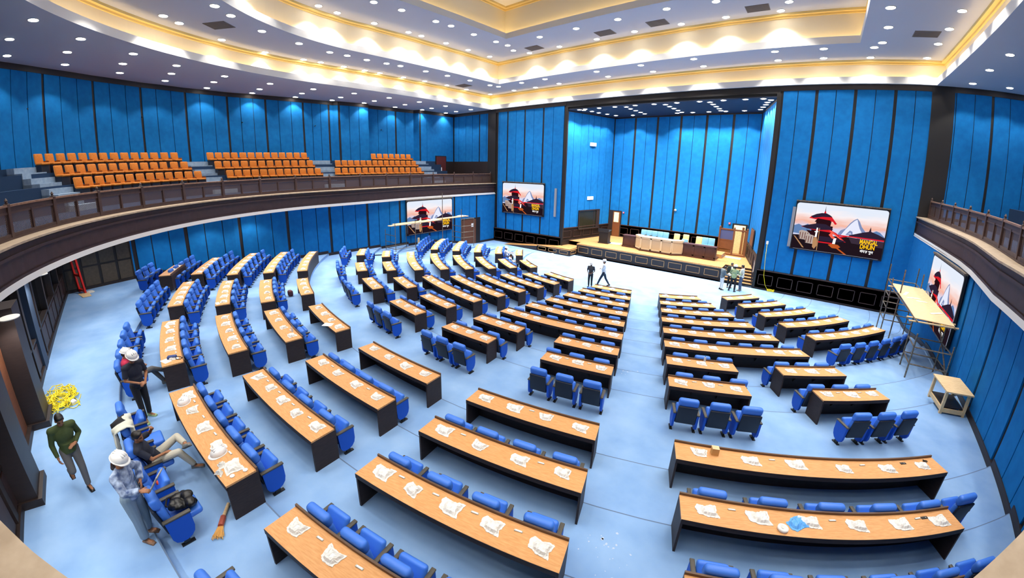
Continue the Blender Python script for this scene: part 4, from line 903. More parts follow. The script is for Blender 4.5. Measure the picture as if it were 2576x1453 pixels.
for x, y, z1 in ((-24.9, 16.6, 3.3), (-25.0, 18.6, 3.25), (-26.3, 16.6, 2.7), (-26.3, 18.6, 2.9), (-24.9, 21.4, 5.4), (-25.0, 23.7, 3.85), (-26.2, 23.7, 3.2), (-24.8, 25.1, 3.0), (-26.2, 25.2, 3.0)):
    tube_part(t, 'upright_tube', (x, y, fz(x, y)), (x, y, z1))
for z in (1.25, 1.75, 2.3):
    tube_part(t, 'ledger_tube', (-24.9, 16.6, z), (-26.3, 16.6, z), .025); tube_part(t, 'ledger_tube', (-25, 23.7, z), (-24.8, 25.1, z), .025)
    tube_part(t, 'ledger_tube', (-25, 23.7, z), (-26.2, 23.7, z), .025)
tube_part(t, 'ledger_tube', (-24.9, 16.6, 1.25), (-25, 18.6, 1.25), .025); tube_part(t, 'ledger_tube', (-26.3, 16.6, 1.25), (-26.3, 18.6, 1.25), .025); tube_part(t, 'ledger_tube', (-24.8, 25.1, 2.95), (-26.2, 25.2, 2.95), .025); tube_part(t, 'ledger_tube', (-25.0, 23.7, 2.95), (-24.8, 25.1, 2.95), .025)
obj('plank', MB().box(-25.3, -24.95, 16.2, 21.4, 3.08, 3.14).mesh('plank', ['plywood']), t); obj('plank', MB().box(-25.75, -25.4, 16.9, 21.6, 3.08, 3.14).mesh('plank', ['plywood']), t); obj('plank', MB().box(-25.5, -25.0, 20.9, 24.6, 3.15, 3.2).mesh('plank', ['plywood']), t)
obj('timber_prop', MB().box(-24.95, -24.85, 18.75, 18.9, .9, 1.9).mesh('timber_prop', ['plywood']), t)
for i, y in enumerate((20.3, 20.8, 24.0)):
    thing('crumpled_sheet', f'white crumpled plastic sheet on the scaffold planks, {on(i)} along them', 'plastic sheet', (-25.25, y, 3.15 if y < 20.9 else 3.21), 30 * i, 'plastic sheets on the far scaffold', bag_mesh(30 + i, .8, .35))
thing('wooden_slat', 'dark loose slat lying on the floor by the far scaffold', 'slat', (-24.6, 15.4, fz(-24.6, 15.4) + .01), 60, None, MB().box(-.9, .9, -.06, .06, 0, .05).mesh('wooden_slat', ['dark_wood']))
t = thing('work_bench', 'small plywood-topped work bench by the near side wall', 'bench', (5.05, 15.3, fz(5.0, 15.3)), 8)
obj('bench_top', MB().box(-.42, .46, -.66, .62, .72, .76).mesh('bench_top', ['plywood']), t)
for sx in (-.36, .36):
    for sy in (-.55, .52): obj('leg', MB().box(sx - .04, sx + .04, sy - .04, sy + .04, 0, .72).mesh('leg', ['plywood']), t)
for sx in (-.36, .36): obj('side_rail', MB().box(sx - .025, sx + .025, -.55, .52, .08, .2).mesh('side_rail', ['plywood']), t)
obj('end_rail', MB().box(-.36, .36, -.58, -.53, .05, .18).mesh('end_rail', ['plywood']), t)
obj('shelf_board', MB().box(-.34, .34, -.5, .5, .2, .22).mesh('shelf_board', ['dark_wood']), t)
t = thing('step_ladder', 'red step ladder leaning at the panelled rear corner', 'ladder', (-24.85, -2.2, z13), 25)
for sx in (-.32, .32): obj('rail', MB().box(sx - .06, sx + .06, -.04, .04, 0, 2.6, 0, T(rx=5)).mesh('rail', ['red_paint']), t)
for z in (.12, .9, 1.7, 1.85, 2.5): obj('rung', MB().box(-.32, .32, -.05, .05, z - .05, z + .05, 0, T(rx=5)).mesh('rung', ['red_paint']), t)
thing('paper_sheet', 'cream cardboard sheet on the floor by the red ladder', 'cardboard', (-24.2, -2.05, z13 + .006), 20, None, MB().prism([(-.5, -.2), (.45, -.25), (.55, .1), (-.3, .25)], 0, .015).mesh('paper_sheet', ['plywood']))
thing('white_rag', 'crumpled white rag beside the red ladder', 'rag', (-24.6, -1.85, z13), 0, None, bag_mesh(41, .4, .35))
# yellow cable coil with its adaptor
t = thing('cable_coil', 'tangled coil of yellow cable on the carpet', 'cable', (-12.85, -2.3, z13)); rr = random.Random(5); pts = []
for i in range(420):
    a = i * .33; R_ = .28 + .3 * rr.random() * (.5 + .5 * math.sin(i * .05)); pts.append((R_ * 1.25 * math.cos(a) + .25 * math.sin(i * .013), R_ * .75 * math.sin(a) + .1 * math.cos(i * .021), .02 + .10 * rr.random()))
obj('loops', MB().tube(pts, .011, 5).mesh('loops', ['yellow_cable'], True), t)
pts = [(.6 * math.sin(i * .25) * (1 + .25 * math.sin(i * .7)), .5 * math.cos(i * .21), .015) for i in range(60)] + [(.5 + .6 * i / 14, -.2 - .62 * i / 14, .015) for i in range(30)]
obj('loose_end', MB().tube(pts, .009, 5).mesh('loose_end', ['yellow_cable'], True), t)
thing('power_adaptor', 'small white adaptor at the end of the yellow cable', 'adaptor', (-12.45, -1.98, z13), 30, None, MB().add(*rbox(.2, .13, .09, .02, 2), 0, T(0, 0, .045)).mesh('power_adaptor', ['white_plastic'], True))
t = thing('hanging_cord', 'thin yellow cord hanging down the front wall to a small coil', 'cord', (0, 0, 0)); pts = [(-2.25, 30.02, 3.2), (-2.2, 30.0, 2.0), (-2.12, 29.98, 1.0), (-1.95, 29.95, .4), (-1.7, 29.9, .03)]
obj('cord_run', MB().tube(pts, .013, 5).mesh('cord_run', ['yellow_cable'], True), t); obj('small_coil', MB().tube([(-1.55 + .22 * math.cos(a * .5), 29.85 + .16 * math.sin(a * .5), .03 + .004 * a) for a in range(40)], .014, 5).mesh('small_coil', ['yellow_cable'], True), t)
thing('junction_box', 'small white junction box with cord on the right front wall', 'junction box', (-2.25, FY - .1, 3.25), 0, None, MB().box(-.07, .07, -.06, .04, -.1, .1).mesh('junction_box', ['white_plastic']))
thing('white_packet', 'small white packet on the carpet before the ramp', 'packet', (-18.6, 28.95, 0), 10, None, bag_mesh(50, .3, .16))
# broom by the nearest desk end
t = thing('broom', 'short straw broom lying at the end of a desk', 'broom', (-6.3, .33, DZ * 12), 62)
rr = random.Random(2); m = MB()
for i in range(40): m.tube([(rr.uniform(-.03, .03), 0, .03), (rr.uniform(-.1, .1), -.3 + rr.uniform(-.06, .04), .02 + .03 * rr.random())], .006, 4)
obj('bristles', m.mesh('bristles', [mat('straw', 'cf9f58', .8)]), t); obj('binding', MB().tube([(0, -.08, .04), (0, .12, .04)], .05, 8).mesh('binding', [mat('binding_red', '9a4a3a', .7)]), t); obj('handle', MB().tube([(0, .1, .04), (.02, .42, .04)], .03, 8).mesh('handle', ['plywood']), t)
thing('dark_bag', 'small maroon bag on the floor beside a desk end', 'bag', (*P(25.25, -19.5), DZ * 9), 0, None, MB().add(*rbox(.3, .22, .3, .08, 3), 0, T(0, 0, .15)).mesh('dark_bag', [mat('maroon_cloth', '5a2f38', .8)], True))
# ---------------------------------------------------------------- small things on the desks
def on_desk(k, dr, a, R=None): x, y = P((R or REAR[k]) + dr, a); return (x, y, DZ * k + .753)
def hat_mesh(m='white_plastic'):
    mb = MB(); mb.lathe([(.125, 0), (.128, .03), (.12, .07), (.1, .105), (.065, .13), (.02, .143), (.001, .144)], 20)
    o = len(mb.v); mb.lathe([(.125, 0), (.138, -.003), (.14, .004), (.126, .014)], 20)
    mb.v = [(x, y * 1.18 + (.03 if (i >= o and y > 0.05) else 0), z) for i, (x, y, z) in enumerate(mb.v)]
    for dx in (-.04, 0, .04): mb.box(dx - .008, dx + .008, -.1, .1, .118 - abs(dx) * .3, .15 - abs(dx) * .35)
    return mb.mesh('shell', [m], True)
HAT = hat_mesh()
t = thing('hard_hat', 'white hard hat on the nearest curved desk, at its far end', 'hard hat', on_desk(12, -.2, 2.04), 60, 'hard hats on the desk', HAT)
t = thing('hard_hat', 'white hard hat on the nearest curved desk, near its broom end', 'hard hat', on_desk(12, -.24, 6.51), 200, 'hard hats on the desk', HAT)
t = thing('cardboard_box', 'small brown cardboard box standing on a desk', 'box', on_desk(9, -.36, 23.6), 25, None, MB().add(*rbox(.14, .12, .15, .004, 1), 0, T(0, 0, .075)).mesh('cardboard_box', [mat('cardboard', 'c99b5c', .8)])); obj('lid_flap', MB().box(-.07, .07, -.06, .06, .15, .156).mesh('lid_flap', ['plywood']), t)
t = thing('tape_roll', 'white roll of tape on a desk beside a blue bag', 'tape', on_desk(10, -.12, 25.15), 0, None); obj('tape_ring', MB().lathe([(.035, 0), (.085, 0), (.085, .05), (.035, .05), (.035, 0)], 20).mesh('tape_ring', ['plaster_white'], True), t)
thing('plastic_bag', 'crumpled bright blue plastic bag on a desk', 'plastic bag', on_desk(10, -.28, 25.8), 60, None, MB().mesh('x', ['bag']) if 0 else bag_mesh(61, .34, .24)).data.materials[0] = mat('blue_plastic', '5aa6ee', .4)
for (k, dr, a), lb in (((9, -.42, 33.1), 'small dark socket plate, far right of the first rear row'), ((10, -.4, 31.2), 'small dark socket plate, far right of the second rear row')):
    t = thing('socket_plate', lb, 'socket plate', on_desk(k, dr, a), a, 'dark socket plates', MB().box(-.07, .07, -.03, .03, 0, .008).mesh('socket_plate', ['metal_black'])); obj('socket_hole', MB().box(.02, .035, -.01, .01, .008, .011).mesh('socket_hole', ['grey_strip']), t)
thing('cable_knot', 'small knot of dark wire at the right end of a desk', 'wire', on_desk(9, -.42, 34.5), 0, None, MB().tube([(.05 * math.cos(i * .9), .03 * math.sin(i * 1.3), .01 + .005 * (i % 4)) for i in range(22)], .006, 4).mesh('cable_knot', ['metal_black']))
thing('black_grommet', 'small black cable grommet at a desk end', 'grommet', on_desk(10, -.36, 31.75), 0, None, MB().lathe([(.005, .012), (.03, .012), (.035, 0)], 12).mesh('black_grommet', ['metal_black']))
t = thing('camera_pouch', 'dark blue pouch with a black strap on a desk', 'pouch', on_desk(12, -.28, -3.15), 70, None, MB().add(*rbox(.24, .14, .09, .03, 3), 0, T(0, 0, .045)).mesh('pouch_body', [mat('pouch_blue', '2a3f78', .7)], True)); obj('strap', MB().tube([(.1, .02, .04), (.2, .02, .02), (.28, -.06, .012), (.24, -.14, .012), (.14, -.12, .012), (.1, -.05, .03)], .01, 5).mesh('strap', ['metal_black'], True), t)
for i, (k, dr, a, w, d_, rz) in enumerate(((12, -.12, -3.0, .3, .2, 20), (12, -.18, -8.5, .34, .12, 15), (12, -.18, -5.8, .12, .1, 5), (9, -.05, -4.6, .36, .28, 40), (11, -.25, 1.45, .28, .2, 20), (11, -.08, -12.9, .32, .14, 10))):
    thing('paper_sheet', 'white paper sheet, ' + ('by the blue pouch', 'long, at the far end of the nearest left desk', 'small square, mid left desk', 'large, on the cross-aisle desk', 'folded, at the far end of a near desk', 'long, at a left desk end')[i], 'paper', on_desk(k, dr, a), a + rz, 'paper sheets on desks', MB().prism([(-w / 2, -d_ / 2), (w / 2, -d_ / 2 + .02), (w / 2 - .02, d_ / 2), (-w / 2, d_ / 2)], 0, .004).mesh('paper_sheet', ['white_paper']))
cupm = MB().lathe([(.02, .018), (.03, .012), (.036, .02), (.04, .02), (.042, 0)], 16).mesh('round_cap', ['white_plastic'], True)
thing('round_cap', 'white round cable cap at the broom end of the nearest desk, outer', 'cap', on_desk(12, -.18, 8.0), 0, 'round caps on the nearest desk', cupm); thing('round_cap', 'white round cable cap at the broom end of the nearest desk, inner', 'cap', on_desk(12, -.4, 8.05), 0, 'round caps on the nearest desk', cupm)
thing('paper_wad', 'crumpled white tissue beside the last unit on the nearest desk', 'tissue', on_desk(12, -.16, 7.25), 0, None, bag_mesh(71, .16, .12)); thing('paper_wad', 'crumpled white tissue at the edge of the nearest desk', 'tissue', on_desk(12, -.06, 7.55), 40, None, bag_mesh(72, .14, .1))
def bottle(lb, loc):
    t = thing('water_bottle', lb, 'bottle', loc, 0, 'water bottles on desks'); obj('body', MB().lathe([(.03, 0), (.034, .01), (.034, .13), (.03, .16), (.013, .185), (.013, .2)], 14).mesh('body', [MATS.get('pet') or mat('pet', 'dfe8ee', .1, alpha=.45)], True), t); obj('screw_top', MB().lathe([(.015, .195), (.016, .2), (.016, .22), (.002, .222)], 12).mesh('screw_top', ['fabric_blue'], True), t)
bottle('small clear water bottle on a far side desk', on_desk(10, -.42, -4.15)); bottle('small clear water bottle on the short right desk', on_desk(7, -.45, 25.6))
thing('brown_parcel', 'small brown parcel on the end of a long desk', 'parcel', on_desk(6, -.25, -18.0), 10, None, MB().add(*rbox(.24, .18, .07, .02, 2), 0, T(0, 0, .035)).mesh('brown_parcel', [mat('parcel_brown', 'a98a7a', .8)], True))
thing('black_cable', 'short black cable and plug on the first row desk', 'cable', on_desk(1, -.38, -31), 30, None, MB().tube([(-.2, 0, .02), (-.1, .05, .03), (0, 0, .03), (.12, -.03, .02), (.25, .05, .015)], .015, 5).mesh('black_cable', ['metal_black'], True))
# scuffs on the carpet and seams across the aisle stay with the floor
sc = MB(); rr = random.Random(9)
for cx_, cy_, s_, n in ((-4.2, 11.5, .4, 14), (-1.7, 4.9, .4, 22), (-1.4, 4.2, .3, 10)):
    for i in range(n):
        x, y = cx_ + rr.gauss(0, s_ * .45), cy_ + rr.gauss(0, s_ * .6); r_ = rr.uniform(.006, .03); z = fz(x, y) + .003
        k0 = [(x + r_ * rr.uniform(.5, 1.3) * math.cos(t_ * PI / 3), y + r_ * rr.uniform(.5, 1.3) * math.sin(t_ * PI / 3), z) for t_ in range(6)]
        sc.add(k0, [(0, 1, 2, 3, 4, 5)])
obj('floor_dust', sc.mesh('floor_dust', [mat('dust', 'b3c2d6', .9)], fix=False), kind='stuff', label='pale dust and plaster scuffs on the aisle carpet', category='dust')
# ---------------------------------------------------------------- people
mat('skin', '9a6848', .6); mat('skin_dark', '6f4a33', .6); mat('face_dark', '2a1a14', .6); mat('lip', '7d4238', .6); mat('hair_black', '15100e', .5); mat('hair_brown', '3b241b', .5)
def V3(p): return Vector(p)
def limb(mb, pts, rs, n=12, caps=True):
    P_ = [V3(p) for p in pts]; vs = []; k = len(P_); a = None
    for i, p in enumerate(P_):
        d = (P_[min(i + 1, k - 1)] - P_[max(i - 1, 0)]).normalized()
        if a is None: a = d.cross(V3((0, 0, 1)) if abs(d.z) < .9 else V3((0, 1, 0)))
        a = (a - d * a.dot(d)).normalized(); b = d.cross(a)
        for j in range(n):
            t = 2 * PI * j / n; vs.append(p + (a * math.cos(t) + b * math.sin(t)) * rs[i])
    mb.add(vs, [(i * n + j, i * n + (j + 1) % n, (i + 1) * n + (j + 1) % n, (i + 1) * n + j) for i in range(k - 1) for j in range(n)] + [tuple(range(n))[::-1], tuple(range((k - 1) * n, k * n))])
    if caps:
        for p, r in zip(P_, rs): mb.ell(p, (r, r, r), 10, 8)
def frame(c, x, y, z):
    M = Matrix.Identity(4)
    for i, v in enumerate((x, y, z)): M[0][i], M[1][i], M[2][i] = v
    M.translation = c; return M
def remesh(name, mb, mats, vox, it=2):
    me = mb.mesh(name + '_src', mats); o = bpy.data.objects.new('tmp', me); COL.objects.link(o)
    r = o.modifiers.new('r', 'REMESH'); r.mode = 'VOXEL'; r.voxel_size = vox; r.use_smooth_shade = True
    s = o.modifiers.new('s', 'SMOOTH'); s.factor = .5; s.iterations = it
    dg = bpy.context.evaluated_depsgraph_get(); dg.update()
    out = bpy.data.meshes.new_from_object(o.evaluated_get(dg)); out.name = name
    bpy.data.objects.remove(o); bpy.data.meshes.remove(me)
    out.materials.clear()
    for m in mats: out.materials.append(MATS[m])
    out.polygons.foreach_set('material_index', [0] * len(out.polygons)); out.polygons.foreach_set('use_smooth', [True] * len(out.polygons))
    return out
def perp(d, ref):
    v = ref - d * ref.dot(d); return v.normalized() if v.length > 1e-4 else V3((1, 0, 0))
def hand(mb, w, d, pn, curl, side):
    """palm with four separate unequal fingers and a thumb that leaves the side of the palm; d = pointing way, pn = palm normal"""
    d = V3(d).normalized(); pn = perp(d, V3(pn)); s = d.cross(pn) * side; w = V3(w)
    mb.add(*rbox(.076, .09, .03, .013, 2), 0, frame(w + d * .05, s, d, pn))
    limb(mb, [w - d * .02, w + d * .02], [.026, .026], 8)
    for i, L in enumerate((.07, .08, .075, .058)):
        b = w + d * .092 + s * (.029 - .0195 * i); a = b; ang = 0
        pts = [b - d * .015, b]
        for q in (.45, .32, .26):
            ang += curl * (1.0 if q > .4 else .85); dd = d * math.cos(ang) + pn * math.sin(ang); a = a + dd * L * q; pts.append(a)
        limb(mb, pts, [.0092, .0092, .0086, .008, .007], 7)
    b = w + d * .03 + s * .034
    t1 = b + (s * .62 + d * .62 + pn * .35).normalized() * .034; t2 = t1 + (d * .85 + s * .12 + pn * (.35 + .3 * curl)).normalized() * .03
    limb(mb, [w + d * .02 + s * .015, b, t1, t2], [.014, .0125, .0105, .0085], 7)
BASE = dict(pel=(0, 0, .95), che=(0, 0, 1.27), nek=(0, -.005, 1.45), hd=(0, .03, 1.6), face=(0, 1, -.05),
            sL=(-.185, 0, 1.4), sR=(.185, 0, 1.4), eL=(-.23, -.03, 1.12), eR=(.23, -.03, 1.12), wL=(-.24, .05, .88), wR=(.24, .05, .88),
            hL=(0, .1, -1), hR=(0, .1, -1), pL=(1, 0, 0), pR=(-1, 0, 0), cL=.35, cR=.35,
            jL=(-.09, 0, .92), jR=(.09, 0, .92), kL=(-.10, .02, .5), kR=(.10, .02, .5), aL=(-.10, -.02, .085), aR=(.10, -.02, .085), fL=(-.1, 1, -.05), fR=(.1, 1, -.05))
def person(label, loc, rz, pose, scale=1.0, shirt='navy_cloth', sleeve='long', trouser='black_cloth', shoe='shoe_black', hair='hair_black', hat=False, skin='skin', longhair=False, vox=.011, jacket=None, wide=0, bare_head=True, name='person'):
    J = {k: (V3(v) if isinstance(v, (tuple, list)) else v) for k, v in {**BASE, **pose}.items()}
    t = thing(name, label, 'person', loc, rz, 'people in the hall'); t.scale = (scale,) * 3
    up = (J['nek'] - J['pel']).normalized(); rt = perp(up, J['sR'] - J['sL']); fw = up.cross(rt); F = lambda c: frame(c, rt, fw, up)
    hr = perp(up, J['jR'] - J['jL']); FP = frame(J['pel'], hr, up.cross(hr), up)
    W = J['pel'].lerp(J['che'], .5)
    def torso(mb, g, low=True):
        if low: mb.ell((0, 0, -.01), (.155 + g, .112 + g, .12 + g), 18, 12, 0, FP)
        mb.ell((0, 0, 0), (.142 + g, .102 + g, .17 + g), 18, 12, 0, F(W)); mb.ell((0, .005, .0), (.168 + g, .112 + g, .175 + g), 18, 12, 0, F(J['che']))
        limb(mb, [J['sL'], J['nek'] - up * .05, J['sR']], [.06 + g, .075 + g, .06 + g], 12)
    b = MB(); torso(b, 0)
    f = J['face'].normalized(); hu = perp(f, up if abs(up.dot(f)) < .95 else V3((0, 0, 1))); hu = perp(f, J['hd'] - J['nek'] + hu * .1); hx = f.cross(hu); H = frame(J['hd'], hx, f, hu)
    limb(b, [J['nek'] - up * .04, J['nek'].lerp(J['hd'], .55)], [.055, .05], 12)
    b.ell((0, -.008, .022), (.074, .094, .092), 18, 14, 0, H); b.ell((0, .022, -.045), (.058, .066, .068), 16, 12, 0, H); b.ell((0, .078, -.018), (.012, .022, .022), 8, 8, 0, H)
    b.ell((0, .062, .012), (.05, .024, .012), 10, 8, 0, H); b.ell((0, .07, -.058), (.024, .018, .012), 10, 8, 0, H); b.ell((0, .062, -.088), (.024, .02, .018), 10, 8, 0, H)
    for s in (-1, 1): b.ell((s * .075, -.005, -.012), (.012, .022, .032), 8, 8, 0, H)
    for S_, sd in (('L', -1), ('R', 1)):
        limb(b, [J['s' + S_], J['e' + S_], J['w' + S_]], [.048, .038, .026], 10); hand(b, J['w' + S_], J['h' + S_], J['p' + S_], J['c' + S_], sd if J.get('flip' + S_) is None else -sd)
        limb(b, [J['j' + S_], J['k' + S_], J['a' + S_]], [.078, .052, .036], 12)
        fd = J['f' + S_].normalized(); limb(b, [J['a' + S_] + V3((0, 0, -.03)), J['a' + S_] + fd * .13 + V3((0, 0, -.045))], [.036, .028], 8)
    me = remesh('body', b, [skin, 'face_dark', 'lip'], vox)
    Hi = H.inverted(); mi = [0] * len(me.polygons)
    for i, p in enumerate(me.polygons):
        c = Hi @ p.center
        if c.y > .055 and .0 > c.z > -.03 and .016 < abs(c.x) < .046 and abs(c.z + .012) < .009: mi[i] = 1
        if c.y > .05 and .02 > c.z > .004 and .014 < abs(c.x) < .05: mi[i] = 1
        if c.y > .055 and abs(c.z + .062) < .008 and abs(c.x) < .024: mi[i] = 2
    me.polygons.foreach_set('material_index', mi); obj('body', me, t)
    # shirt
    s = MB(); torso(s, .016, low=True)
    for S_ in 'LR':
        if sleeve == 'long': q = J['e' + S_].lerp(J['w' + S_], .93); limb(s, [J['s' + S_], J['e' + S_]], [.064 + wide, .054 + wide], 12); limb(s, [J['e' + S_], q], [.054 + wide, .040 + wide * 1.4], 12, False); s.ell(J['e' + S_], (.054 + wide,) * 3, 10, 8)
        else: limb(s, [J['s' + S_], J['s' + S_].lerp(J['e' + S_], .78)], [.064, .060], 12, False); s.ell(J['s' + S_], (.064,) * 3, 10, 8)
    limb(s, [J['nek'] - up * .04, J['nek'] + up * .015], [.07, .062], 12, False)
    limb(s, [W, J['pel'] - up * .05], [.14, .15], 14, False)
    obj('shirt', remesh('shirt', s, [shirt], vox * 1.1), t)
    if jacket:
        s = MB(); torso(s, .032)
        for S_ in 'LR': limb(s, [J['s' + S_], J['e' + S_], J['e' + S_].lerp(J['w' + S_], .95)], [.078, .066, .05], 12)
        s2 = MB(); s2.v, s2.f, s2.m = s.v, s.f, s.m
        jm = remesh('jacket', s2, [jacket, shirt], vox * 1.2); Fi = F(J['che']).inverted()
        jm.polygons.foreach_set('material_index', [1 if ((Fi @ p.center).y > .08 and abs((Fi @ p.center).x) < .03 + .12 * max(0, (Fi @ p.center).z) and -.1 < (Fi @ p.center).z < .22) else 0 for p in jm.polygons]); obj('jacket', jm, t)
    s = MB(); s.ell((0, 0, -.03), (.166 + wide * .5, .124, .13), 18, 12, 0, FP)
    for S_ in 'LR':
        e = J['a' + S_].lerp(J['k' + S_], .06); limb(s, [J['j' + S_], J['k' + S_]], [.094 + wide, .07 + wide], 12); limb(s, [J['k' + S_], e], [.07 + wide, .056 + wide * 1.6], 12, False); s.ell(J['k' + S_], (.07 + wide,) * 3, 10, 8)
    obj('trousers', remesh('trousers', s, [trouser], vox * 1.2), t)
    for S_ in 'LR':
        fd = J['f' + S_].normalized(); sk_ = (J['k' + S_] - J['a' + S_]).normalized(); sx = fd.cross(perp(fd, sk_)).normalized(); M = frame(J['a' + S_], sx, fd, perp(fd, sk_))
        s = MB(); s.ell((0, .015, -.045), (.046, .09, .04), 14, 10, 0, M); s.ell((0, .1, -.055), (.05, .085, .032), 14, 10, 0, M); s.add(*rbox(.085, .25, .03, .012, 2), 0, M @ T(0, .055, -.072)); s.ell((0, -.03, -.02), (.042, .045, .05), 12, 8, 0, M)
        obj('shoe', remesh('shoe', s, [shoe], .008), t)
    s = MB()
    if hair:
        s.ell((0, -.016, .036), (.081, .096, .09), 18, 14, 0, H); s.ell((0, -.045, -.005), (.076, .064, .07), 16, 12, 0, H); s.ell((0, .04, .078), (.06, .045, .03), 14, 10, 0, H)
        if longhair: s.ell((0, -.085, -.09), (.07, .045, .1), 14, 10, 0, H); s.ell((0, -.095, -.16), (.055, .04, .08), 14, 10, 0, H)
        obj('hair', remesh('hair', s, [hair], .009), t)
    if hat:
        h = obj('hard_hat', HAT, t); h.matrix_local = H @ T(0, -.006, .045, rx=-4) @ Matrix.Scale(.92, 4)
    return t, J, H
for n_, c_, r_ in (('navy_cloth', '1d2233', .85), ('black_cloth', '17171b', .85), ('green_cloth', '3c4a24', .85), ('grey_trouser', '5a5a5c', .85), ('jean', '8298ab', .9), ('pale_trouser', 'b9b5a6', .85), ('shoe_black', '14110f', .4), ('shoe_green', '93ad7a', .6), ('shoe_grey', '6d706e', .6), ('sandal', '8a6a55', .6), ('white_cloth', 'dcdcdb', .85), ('dark_grey_cloth', '3a3a40', .85), ('light_green_cloth', '8fa078', .85), ('cream_cloth', 'd4d6c8', .85), ('blue_jean', '4b5a72', .9), ('dark_green_cloth', '232d26', .85), ('slate_cloth', '5d686c', .85), ('white_trouser', 'd8d6d2', .85), ('red_cloth', 'c02c4e', .85), ('navy_trouser', '202a3a', .85)): mat(n_, c_, r_)
mat('print_blouse', 'b6c8e2', .85, var='3a4f7c', scale=11)
z12, z13 = DZ * 12, DZ * 13
STAND = {}
# man walking, mid-stride, one hand raised to his waist
person('man in dark green shirt and grey trousers walking beside the yellow cable', (-8.6, -1.7, z13), -72, dict(
    pel=(0, 0, .93), che=(.0, .03, 1.24), nek=(0, .04, 1.42), hd=(-.01, .10, 1.56), face=(-.05, 1, -.45), sL=(-.19, .03, 1.37), sR=(.19, .02, 1.37),
    eL=(-.27, -.06, 1.11), wL=(-.12, .17, 1.05), hL=(.8, .5, .0), pL=(0, -.4, -1), cL=.3, eR=(.25, -.02, 1.09), wR=(.24, .07, .85), cR=.5,
    kL=(-.09, .1, .5), aL=(-.07, .12, .085), fL=(-.05, 1, -.05), jL=(-.09, 0, .91), jR=(.09, 0, .91), kR=(.10, .14, .52), aR=(.10, -.24, .34), fR=(.0, .75, -.65)), .98, 'green_cloth', 'long', 'grey_trouser', 'shoe_black', vox=.009)
# woman in a hard hat, hand on hip, other hand on the board she rests on a chair back
wt, J_, H_ = person('woman in white hard hat, blue and white blouse and pale jeans, hand on hip', (-6.6, -.78, z13), -40, dict(
    hd=(0, .05, 1.59), face=(.05, 1, -.4), sL=(-.165, 0, 1.38), sR=(.165, .0, 1.38), eL=(-.42, -.06, 1.17), wL=(-.2, .1, 1.05), hL=(.7, .6, -.4), pL=(.5, -.8, 0), cL=.25,
    eR=(.24, .16, 1.17), wR=(.14, .37, 1.16), hR=(-.1, 1, .1), pR=(-.6, 0, -1), cR=.6, kL=(-.11, .03, .48), aL=(-.12, -.03, .085), kR=(.1, .05, .48), aR=(.1, .05, .085), fL=(-.1, 1, -.05), fR=(.2, 1, -.05)), .97, 'print_blouse', 'long', 'jean', 'sandal', 'hair_brown', True, longhair=True, wide=.012, vox=.009)
bd = thing('tablet_board', 'grey clipboard held by the woman above a chair back', 'clipboard', (-6.42, -.36, z13 + 1.1), -30, None, MB().add(*rbox(.22, .02, .32, .006, 1), 0, T(rx=-35)).mesh('tablet_board', [mat('board_grey', '9d9c94', .5)])); obj('sheet', MB().box(-.095, .095, -.0125, -.01, -.14, .13, 0, T(rx=-35)).mesh('sheet', ['white_paper']), bd)
# man lounging in a chair, ankle crossed over his knee, hand raised to his forehead
def seat_pt(k, a, dr=.75): x, y = P(REAR[k] + dr, a); return (x, y, DZ * k)
R12 = [(.7 + 7.6 * (i + .5) / 5) for i in range(5)]
person('man in navy polo and pale trousers lounging in a blue chair, ankle on knee', seat_pt(12, R12[2]), R12[2] - 12, dict(
    pel=(0, .06, .56), che=(.08, -.06, .86), nek=(.12, -.1, 1.03), hd=(.15, -.05, 1.17), face=(.45, 1, -.15), sL=(-.06, -.08, 1.0), sR=(.29, -.1, .96), jL=(-.09, .1, .54), jR=(.1, .1, .54),
    eL=(-.28, .08, .94), wL=(-.08, .17, 1.12), hL=(.6, .2, .7), pL=(.6, -.6, -.2), cL=.5, eR=(.33, .1, .74), wR=(.14, .3, .68), hR=(-.5, .8, -.2), pR=(0, 0, -1), cR=.4,
    kR=(.16, .52, .62), aR=(.1, .72, .2), fR=(.15, 1, -.15), kL=(-.2, .52, .74), aL=(.12, .66, .73), fL=(.6, .6, .5)), 1.0, 'navy_cloth', 'short', 'pale_trouser', 'shoe_grey', vox=.009)
# man standing with clasped hands
person('man in white hard hat, navy polo and black trousers standing with clasped hands', (-10.72, -.35, z12), -62, dict(
    hd=(0, .06, 1.6), face=(.05, 1, -.4), eL=(-.25, .02, 1.12), wL=(-.05, .26, 1.02), hL=(.9, .4, -.1), pL=(0, -.5, -1), cL=.7, eR=(.25, .02, 1.12), wR=(.06, .25, 1.03), hR=(-.9, .4, -.1), pR=(0, -.5, -1), cR=.7,
    kL=(-.09, .03, .49), aL=(-.12, -.06, .085), kR=(.09, .06, .5), aR=(.1, .12, .085), fL=(-.3, 1, -.05), fR=(.3, 1, -.05)), 1.03, 'navy_cloth', 'short', 'black_cloth', 'shoe_green', hat=True, vox=.009)
L12 = [(-9.7 + 7.3 * (i + .5) / 5) for i in range(5)]
SIT = dict(pel=(0, .04, .56), che=(0, -.06, .87), nek=(0, -.07, 1.05), hd=(0, -.01, 1.19), face=(.1, 1, -.3), sL=(-.185, -.06, 1.0), sR=(.185, -.06, 1.0), jL=(-.09, .08, .54), jR=(.09, .08, .54),
           eL=(-.24, .05, .78), wL=(-.08, .28, .78), hL=(.6, .8, .1), pL=(0, 0, -1), eR=(.24, .05, .78), wR=(.08, .28, .78), hR=(-.6, .8, .1), pR=(0, 0, -1), kL=(-.1, .5, .56), aL=(-.1, .5, .12), kR=(.1, .5, .56), aR=(.1, .5, .12))
